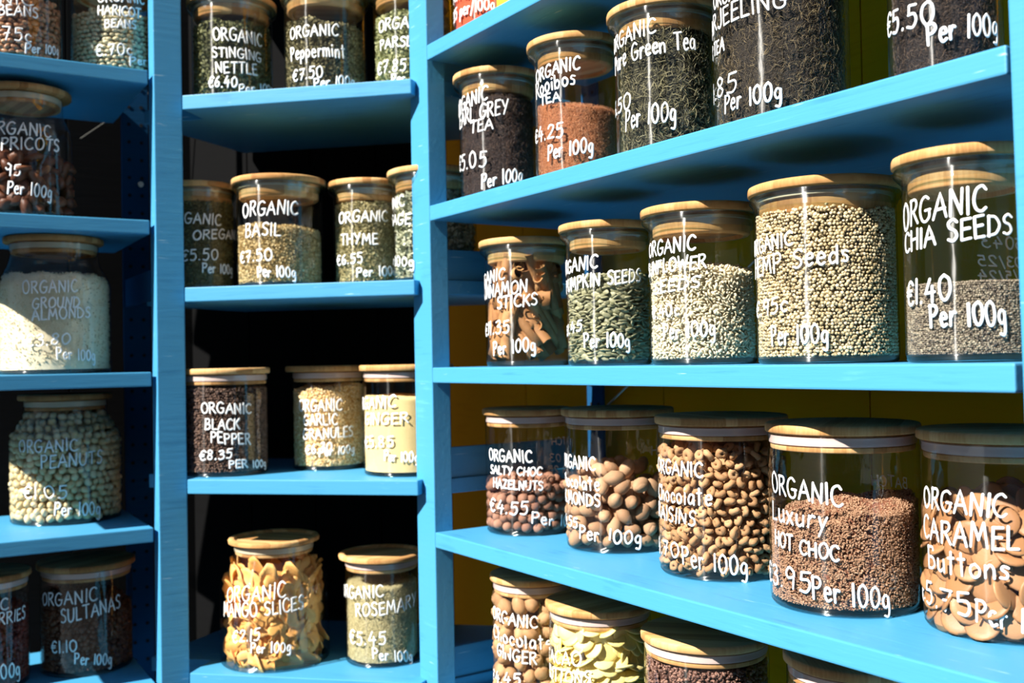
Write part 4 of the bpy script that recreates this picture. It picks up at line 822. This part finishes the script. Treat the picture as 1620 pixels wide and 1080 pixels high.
fill_pieces('almond', 'S', 'almond', .033, CHOC2, 'chocolate_almond', 'oval light brown chocolate almond in the jar lettered Chocolate ALMONDS', 'nut', .86, .62, packed=.40, svar=.15, top=top_fn(JD['almond']['hc'], 0, 0, .010, .014), stuff_label='oval chocolate almonds deeper in the almond jar')
CHOC3 = piece_mat('light_chocolate', [(150, 110, 76), (176, 136, 96), (196, 158, 118)], .7, .4, 100, .4, .2)
fill_pieces('raisin', 'S', 'ring', .0185, CHOC3, 'chocolate_raisin', 'curled light brown chocolate raisin behind the glass of the raisin jar', 'raisin', .86, .70, packed=.44, svar=.2, top=top_fn(JD['raisin']['hc'], 0, 0, .004, .008), stuff_label='curled chocolate raisins deeper in the raisin jar')
fill_stuff('hotchoc', 'S', 'chocolate_powder', 'coarse brown chocolate flakes heaped in the jar lettered HOT CHOC', 'chocolate', fine_mat('choc_bed', [(98, 58, 40), (136, 88, 66)], 700), 'chip', .0030, 16000, 'rand', top=top_fn(JD['hotchoc']['hc']+.002, .016, RA+.9, .006, .014, 12), amp=.002, fr=70, bits_mat=piece_mat('choc_flake', [(112, 80, 58), (142, 106, 80), (168, 130, 102), (190, 156, 128)], .8), depth=.9, ntop=8000)
CAR = piece_mat('caramel_button', [(142, 98, 62), (162, 116, 76), (178, 132, 92)], .5, .5, 60, .15, .4)
fill_pieces('caramel', 'S', 'button', .037, CAR, 'caramel_button', 'flat round caramel-brown button in the jar lettered CARAMEL Buttons', 'button', .66, .50, 'face', packed=.30, svar=.06, top=top_fn(JD['caramel']['hc'], .008, RA, .004, .01), stuff_label='caramel-brown buttons deeper in the caramel jar')
fill_pieces('ginger', 'S', 'lump', .029, CHOC3, 'chocolate_ginger', 'lumpy brown chocolate ginger piece in the jar lettered Chocolate GINGER', 'chocolate', .90, .78, packed=.42, stuff_label='chocolate ginger lumps deeper in the ginger jar')
CAC = piece_mat('cacao_butter', [(236, 210, 118), (244, 224, 140), (248, 234, 166)], .45, .4, 60, .1, .4)
fill_pieces('cacao', 'S', 'button', .036, CAC, 'cacao_butter_button', 'pale yellow round button in the jar lettered CACAO', 'button', .62, .40, 'show', packed=.44, svar=.06, stuff_label='pale yellow buttons deeper in the cacao jar')
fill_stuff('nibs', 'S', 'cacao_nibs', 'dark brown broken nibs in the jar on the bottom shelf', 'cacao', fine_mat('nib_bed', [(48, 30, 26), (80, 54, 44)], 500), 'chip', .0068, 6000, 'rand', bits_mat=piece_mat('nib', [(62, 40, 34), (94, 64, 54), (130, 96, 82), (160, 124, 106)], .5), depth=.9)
fill_stuff('lastjar', 'S', 'dark_flakes', 'dark flakes in the jar at the very bottom right', 'flakes', fine_mat('last_bed', [(40, 28, 24), (70, 50, 40)], 500), top=top_fn(.16))
# cinnamon quills lie at chosen angles, criss-crossed as in the photograph
def cinnamon():
    D = JD['cinnamon']; R = D['r']-.004; H = D['hc']+.012
    m = piece_mat('cinnamon_bark', [(124, 82, 48), (164, 116, 70), (198, 154, 100)], .7, .5, 90, .5)
    ms = []
    for v, t in SH['quill']:
        me = np_mesh('cinnamon_stick', v*np.array([1, 1.0, 1.0]), t); me.materials.append(m); ms.append(me)
    g = np.random.default_rng(4); tc_ = math.atan2(-D['c'][1], -D['c'][0]); placed = 0
    while placed < 30:
        L = g.uniform(.088, .118); az = tc_+g.uniform(-1.9, 1.9); rr = R*g.choice([.80, .80, .5]); zc = g.uniform(.016, H)
        sl = g.choice([g.uniform(-.3, .3), g.uniform(.8, 1.5), g.uniform(-1.5, -.8)])
        d = np.array([-math.sin(az)*math.cos(sl), math.cos(az)*math.cos(sl), math.sin(sl)])+np.array([math.cos(az), math.sin(az), 0])*g.normal(0, .15); d /= np.linalg.norm(d)
        c = np.array([math.cos(az)*rr, math.sin(az)*rr, zc]); 
        for s in (.5, -.5):
            e1 = c+d*L*s; k = math.hypot(e1[0], e1[1]); lim = R-.010
            if k > lim: c[:2] -= e1[:2]/k*(k-lim)
            lo = .017
            if e1[2] < lo: c[2] += lo-e1[2]
        if c[2] > H: continue
        e1, e2 = c+d*L*.5, c-d*L*.5
        if max(math.hypot(*e1[:2]), math.hypot(*e2[:2])) > R-.004: continue
        o = bpy.data.objects.new('cinnamon_stick', ms[placed % 4]); col.objects.link(o)
        X = Vector(d.tolist()); up_ = Vector((math.cos(az), math.sin(az), .2)); Y = up_.cross(X).normalized(); Z = X.cross(Y)
        S = L; th_ = .096*g.uniform(.85, 1.15)
        mm = Matrix(((X.x*S, Y.x*th_, Z.x*th_, 0), (X.y*S, Y.y*th_, Z.y*th_, 0), (X.z*S, Y.z*th_, Z.z*th_, 0), (0, 0, 0, 1)))
        mm.translation = Vector((c[0]+D['c'][0], c[1]+D['c'][1], c[2]+D['z'])); o.matrix_world = mm
        tag(o, 'rolled brown cinnamon stick criss-crossed in the cinnamon jar', 'cinnamon', 'cinnamon sticks in the jar'); placed += 1
cinnamon()

# ------------------------------------------------------------------ middle unit
make_jar('nettle', 'W', 'glass jar of crumpled dark green leaves lettered ORGANIC STINGING NETTLE €6.40', 'middle')
make_jar('peppermint', 'W', 'glass jar of green-brown leaves lettered ORGANIC Peppermint €7.50', 'middle')
make_jar('parsley', 'W', 'glass jar lettered ORGANIC PARSLEY €7.85, partly behind the post', 'middle')
make_jar('oregano', 'W', 'shaded glass jar lettered ORGANIC OREGANO €5.50, partly behind the left post', 'middle')
make_jar('basil', 'W', 'wide glass jar half full of dried herb lettered ORGANIC BASIL €7.50', 'middle')
make_jar('thyme', 'W', 'narrow glass jar of fine herb lettered ORGANIC THYME', 'middle')
make_jar('sage', 'W', 'glass jar of pale grey-green flakes lettered SAGE, crossed by the post', 'middle')
make_jar('pepper', 'S', 'glass jar of peppercorns lettered ORGANIC BLACK PEPPER €8.35', 'middle')
make_jar('garlic', 'S', 'glass jar of golden granules lettered ORGANIC GARLIC GRANULES', 'middle')
make_jar('gingerp', 'S', 'glass jar of cream powder lettered ORGANIC GINGER, partly behind the post', 'middle')
make_jar('mango', 'B', 'wide shouldered glass jar lettered ORGANIC MANGO SLICES €2.15', 'middle')
make_jar('rosemary', 'S', 'glass jar of fine pale herb lettered ORGANIC ROSEMARY €5.45', 'middle')
def herb(key, kind, name, label, cols, shape, size, count, **k):
    bed = [tuple(int(c*.8) for c in cols[0]), tuple(int(c*.92) for c in cols[1])]
    fill_stuff(key, kind, name, label, 'herb', fine_mat(name+'_bed', bed, 500), shape, size, count, bits_mat=piece_mat(name+'_bit', cols, .7), **k)
herb('nettle', 'W', 'nettle_leaves', 'crumpled dark green leaves in the STINGING NETTLE jar', [(62, 66, 40), (104, 106, 66), (158, 158, 110)], 'flake', .0075, 6000, mode='rand', amp=.003, top=top_fn(.15, 0, 0, .004, .008))
herb('peppermint', 'W', 'peppermint_leaves', 'rubbed green-brown leaves in the Peppermint jar', [(80, 76, 50), (122, 114, 78), (172, 162, 118)], 'flake', .0065, 7000, mode='rand', amp=.003, top=top_fn(.136, -.01, 0, .004, .008))
herb('parsley', 'W', 'parsley_flakes', 'light green flakes in the PARSLEY jar', [(134, 138, 90), (174, 176, 126), (210, 210, 166)], 'flake', .0060, 7000, mode='rand', amp=.002, top=top_fn(.145, 0, 0, .002, .006))
herb('oregano', 'W', 'oregano_flakes', 'olive-brown flakes in the OREGANO jar', [(92, 84, 48), (122, 112, 68), (150, 140, 92)], 'flake', .0048, 8000, mode='rand', top=top_fn(JD['oregano']['hc'], 0, 0, 0, .004))
herb('basil', 'W', 'basil_flakes', 'tan-green flakes half filling the BASIL jar', [(172, 146, 94), (208, 184, 130), (234, 216, 170)], 'flake', .0045, 10000, mode='rand', top=top_fn(JD['basil']['hc'], -.006, .4, .006, .006))
herb('thyme', 'W', 'thyme_flakes', 'fine olive-beige leaves in the THYME jar', [(142, 130, 86), (180, 168, 120), (212, 202, 156)], 'flake', .0042, 9000, mode='rand', top=top_fn(JD['thyme']['hc'], 0, 0, 0, .003))
herb('sage', 'W', 'sage_flakes', 'pale grey-green crumpled flakes in the SAGE jar', [(130, 134, 106), (180, 182, 152), (222, 222, 200)], 'flake', .0115, 2600, mode='rand', amp=.003, top=top_fn(JD['sage']['hc'], 0, 0, .002, .008))
herb('rosemary', 'S', 'rosemary_needles', 'fine pale green-beige needles in the ROSEMARY jar', [(178, 164, 116), (208, 196, 148), (232, 222, 182)], 'thin', .0052, 9000, top=top_fn(JD['rosemary']['hc']+.004, 0, 0, -.006, .006))
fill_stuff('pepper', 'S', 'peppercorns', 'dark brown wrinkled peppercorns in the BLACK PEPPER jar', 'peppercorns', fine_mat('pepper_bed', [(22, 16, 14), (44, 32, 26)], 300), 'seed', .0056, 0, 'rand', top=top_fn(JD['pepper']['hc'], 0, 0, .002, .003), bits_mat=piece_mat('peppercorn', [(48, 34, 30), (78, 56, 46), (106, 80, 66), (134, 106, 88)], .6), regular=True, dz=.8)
fill_stuff('garlic', 'S', 'garlic_granules', 'golden granules in the GARLIC GRANULES jar', 'granules', fine_mat('garlic_bed', [(206, 160, 92), (236, 200, 134)], 500), 'chip', .0046, 9000, 'rand', top=top_fn(JD['garlic']['hc']-.004, .004, 0, .008, .010), bits_mat=piece_mat('garlic_bit', [(214, 168, 100), (240, 202, 138), (250, 224, 174), (252, 236, 204)], .6))
fill_stuff('gingerp', 'S', 'ginger_powder', 'smooth cream powder in the GINGER jar beside the post', 'powder', fine_mat('ginger_powder', [(222, 196, 136), (232, 208, 150)], 1400, bump=.25), top=top_fn(JD['gingerp']['hc'], 0, 0, .002, .003), amp=.0006)
fill_pieces('mango', 'B', 'mango', .070, piece_mat('dried_mango', [(200, 136, 62), (224, 168, 92), (238, 194, 126)], .55, .5, 45, .4, .4), 'mango_slice', 'curled yellow-orange dried mango slice in the shouldered jar', 'mango', .40, .21, 'tangent', packed=.47, svar=.25, top=top_fn(JD['mango']['hc']-.012, 0, 0, .006, .006), stuff_label='dried mango slices deeper in the shouldered jar')

# ------------------------------------------------------------------ left unit
make_jar('beans', 'W', 'glass jar of brown speckled BEANS at the top left corner', 'left')
make_jar('haricot', 'W', 'glass jar of cream beans lettered ORGANIC HARICOT BEANS', 'left')
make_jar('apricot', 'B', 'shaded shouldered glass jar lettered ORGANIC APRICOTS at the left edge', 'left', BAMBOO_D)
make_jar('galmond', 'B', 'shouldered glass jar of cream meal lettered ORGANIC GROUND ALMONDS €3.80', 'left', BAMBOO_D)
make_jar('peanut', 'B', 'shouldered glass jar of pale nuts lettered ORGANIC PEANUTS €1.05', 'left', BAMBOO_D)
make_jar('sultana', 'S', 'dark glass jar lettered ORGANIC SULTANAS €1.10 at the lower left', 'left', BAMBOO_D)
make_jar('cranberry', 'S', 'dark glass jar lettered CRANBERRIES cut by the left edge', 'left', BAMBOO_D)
fill_pieces('beans', 'W', 'bean', .0155, piece_mat('brown_bean', [(146, 96, 62), (174, 122, 84), (200, 156, 118)], .4, .4, 120, .1, .5, speck=((96, 50, 34), 300)), 'brown_bean', 'shiny brown bean in the jar at the top left corner', 'bean', .80, .62, 'lay', packed=.42, top=top_fn(.12), stuff_label='brown beans deeper in the top left jar')
fill_pieces('haricot', 'W', 'bean', .0125, piece_mat('haricot_bean', [(186, 172, 130), (206, 194, 154), (222, 212, 178)], .4, .3, 120, .1, .5), 'haricot_bean', 'small cream haricot bean in the HARICOT BEANS jar', 'bean', .82, .66, 'lay', packed=.42, top=top_fn(.12), stuff_label='haricot beans deeper in their jar')
fill_pieces('apricot', 'B', 'fig', .036, piece_mat('dried_apricot', [(66, 36, 22), (94, 52, 30), (124, 76, 46)], .5, .5, 60, .3, .4), 'dried_apricot', 'dark brown wrinkled dried apricot in the APRICOTS jar', 'apricot', .74, .5, packed=.4, stuff_label='dried apricots deeper in the apricot jar')
fill_stuff('galmond', 'B', 'ground_almonds', 'cream almond meal filling the GROUND ALMONDS jar', 'meal', fine_mat('almond_meal', [(226, 212, 176), (240, 228, 198)], 900, bump=.35), 'chip', .003, 2500, 'rand', top=top_fn(JD['galmond']['hc'], 0, 0, .002, .006, 8), amp=.001, bits_mat=piece_mat('meal_grain', [(220, 204, 166), (240, 228, 196)], .8))
fill_pieces('peanut', 'B', 'peanut', .0185, piece_mat('peanut', [(196, 174, 126), (214, 194, 148), (228, 212, 174)], .5, .3, 100, .15, .4), 'peanut', 'pale skinned peanut behind the glass of the PEANUTS jar', 'nut', .84, .70, packed=.42, stuff_label='pale peanuts deeper in the peanut jar')
DRY = piece_mat('sultana', [(62, 34, 22), (92, 54, 34), (122, 78, 50)], .5, .5, 120, .4, .4)
fill_stuff('sultana', 'S', 'sultanas', 'dark brown sultanas massed in the SULTANAS jar', 'sultanas', DRY, 'lump', .0105, 0, 'rand', top=top_fn(JD['sultana']['hc'], .02, 2.5, .0, .01), bits_mat=DRY, regular=True, dz=.7, amp=.003)
CRAN = piece_mat('cranberry', [(74, 24, 20), (106, 40, 30), (132, 62, 44)], .5, .5, 120, .4, .4)
fill_stuff('cranberry', 'S', 'cranberries', 'dark red dried cranberries in the jar at the lower left edge', 'cranberries', CRAN, 'lump', .0105, 0, 'rand', bits_mat=CRAN, regular=True, dz=.7, amp=.003)
print('objects', len(bpy.data.objects), 'tris', sum(len(o.data.polygons) for o in bpy.data.objects if o.type == 'MESH' and o.name.find('.') < 0))
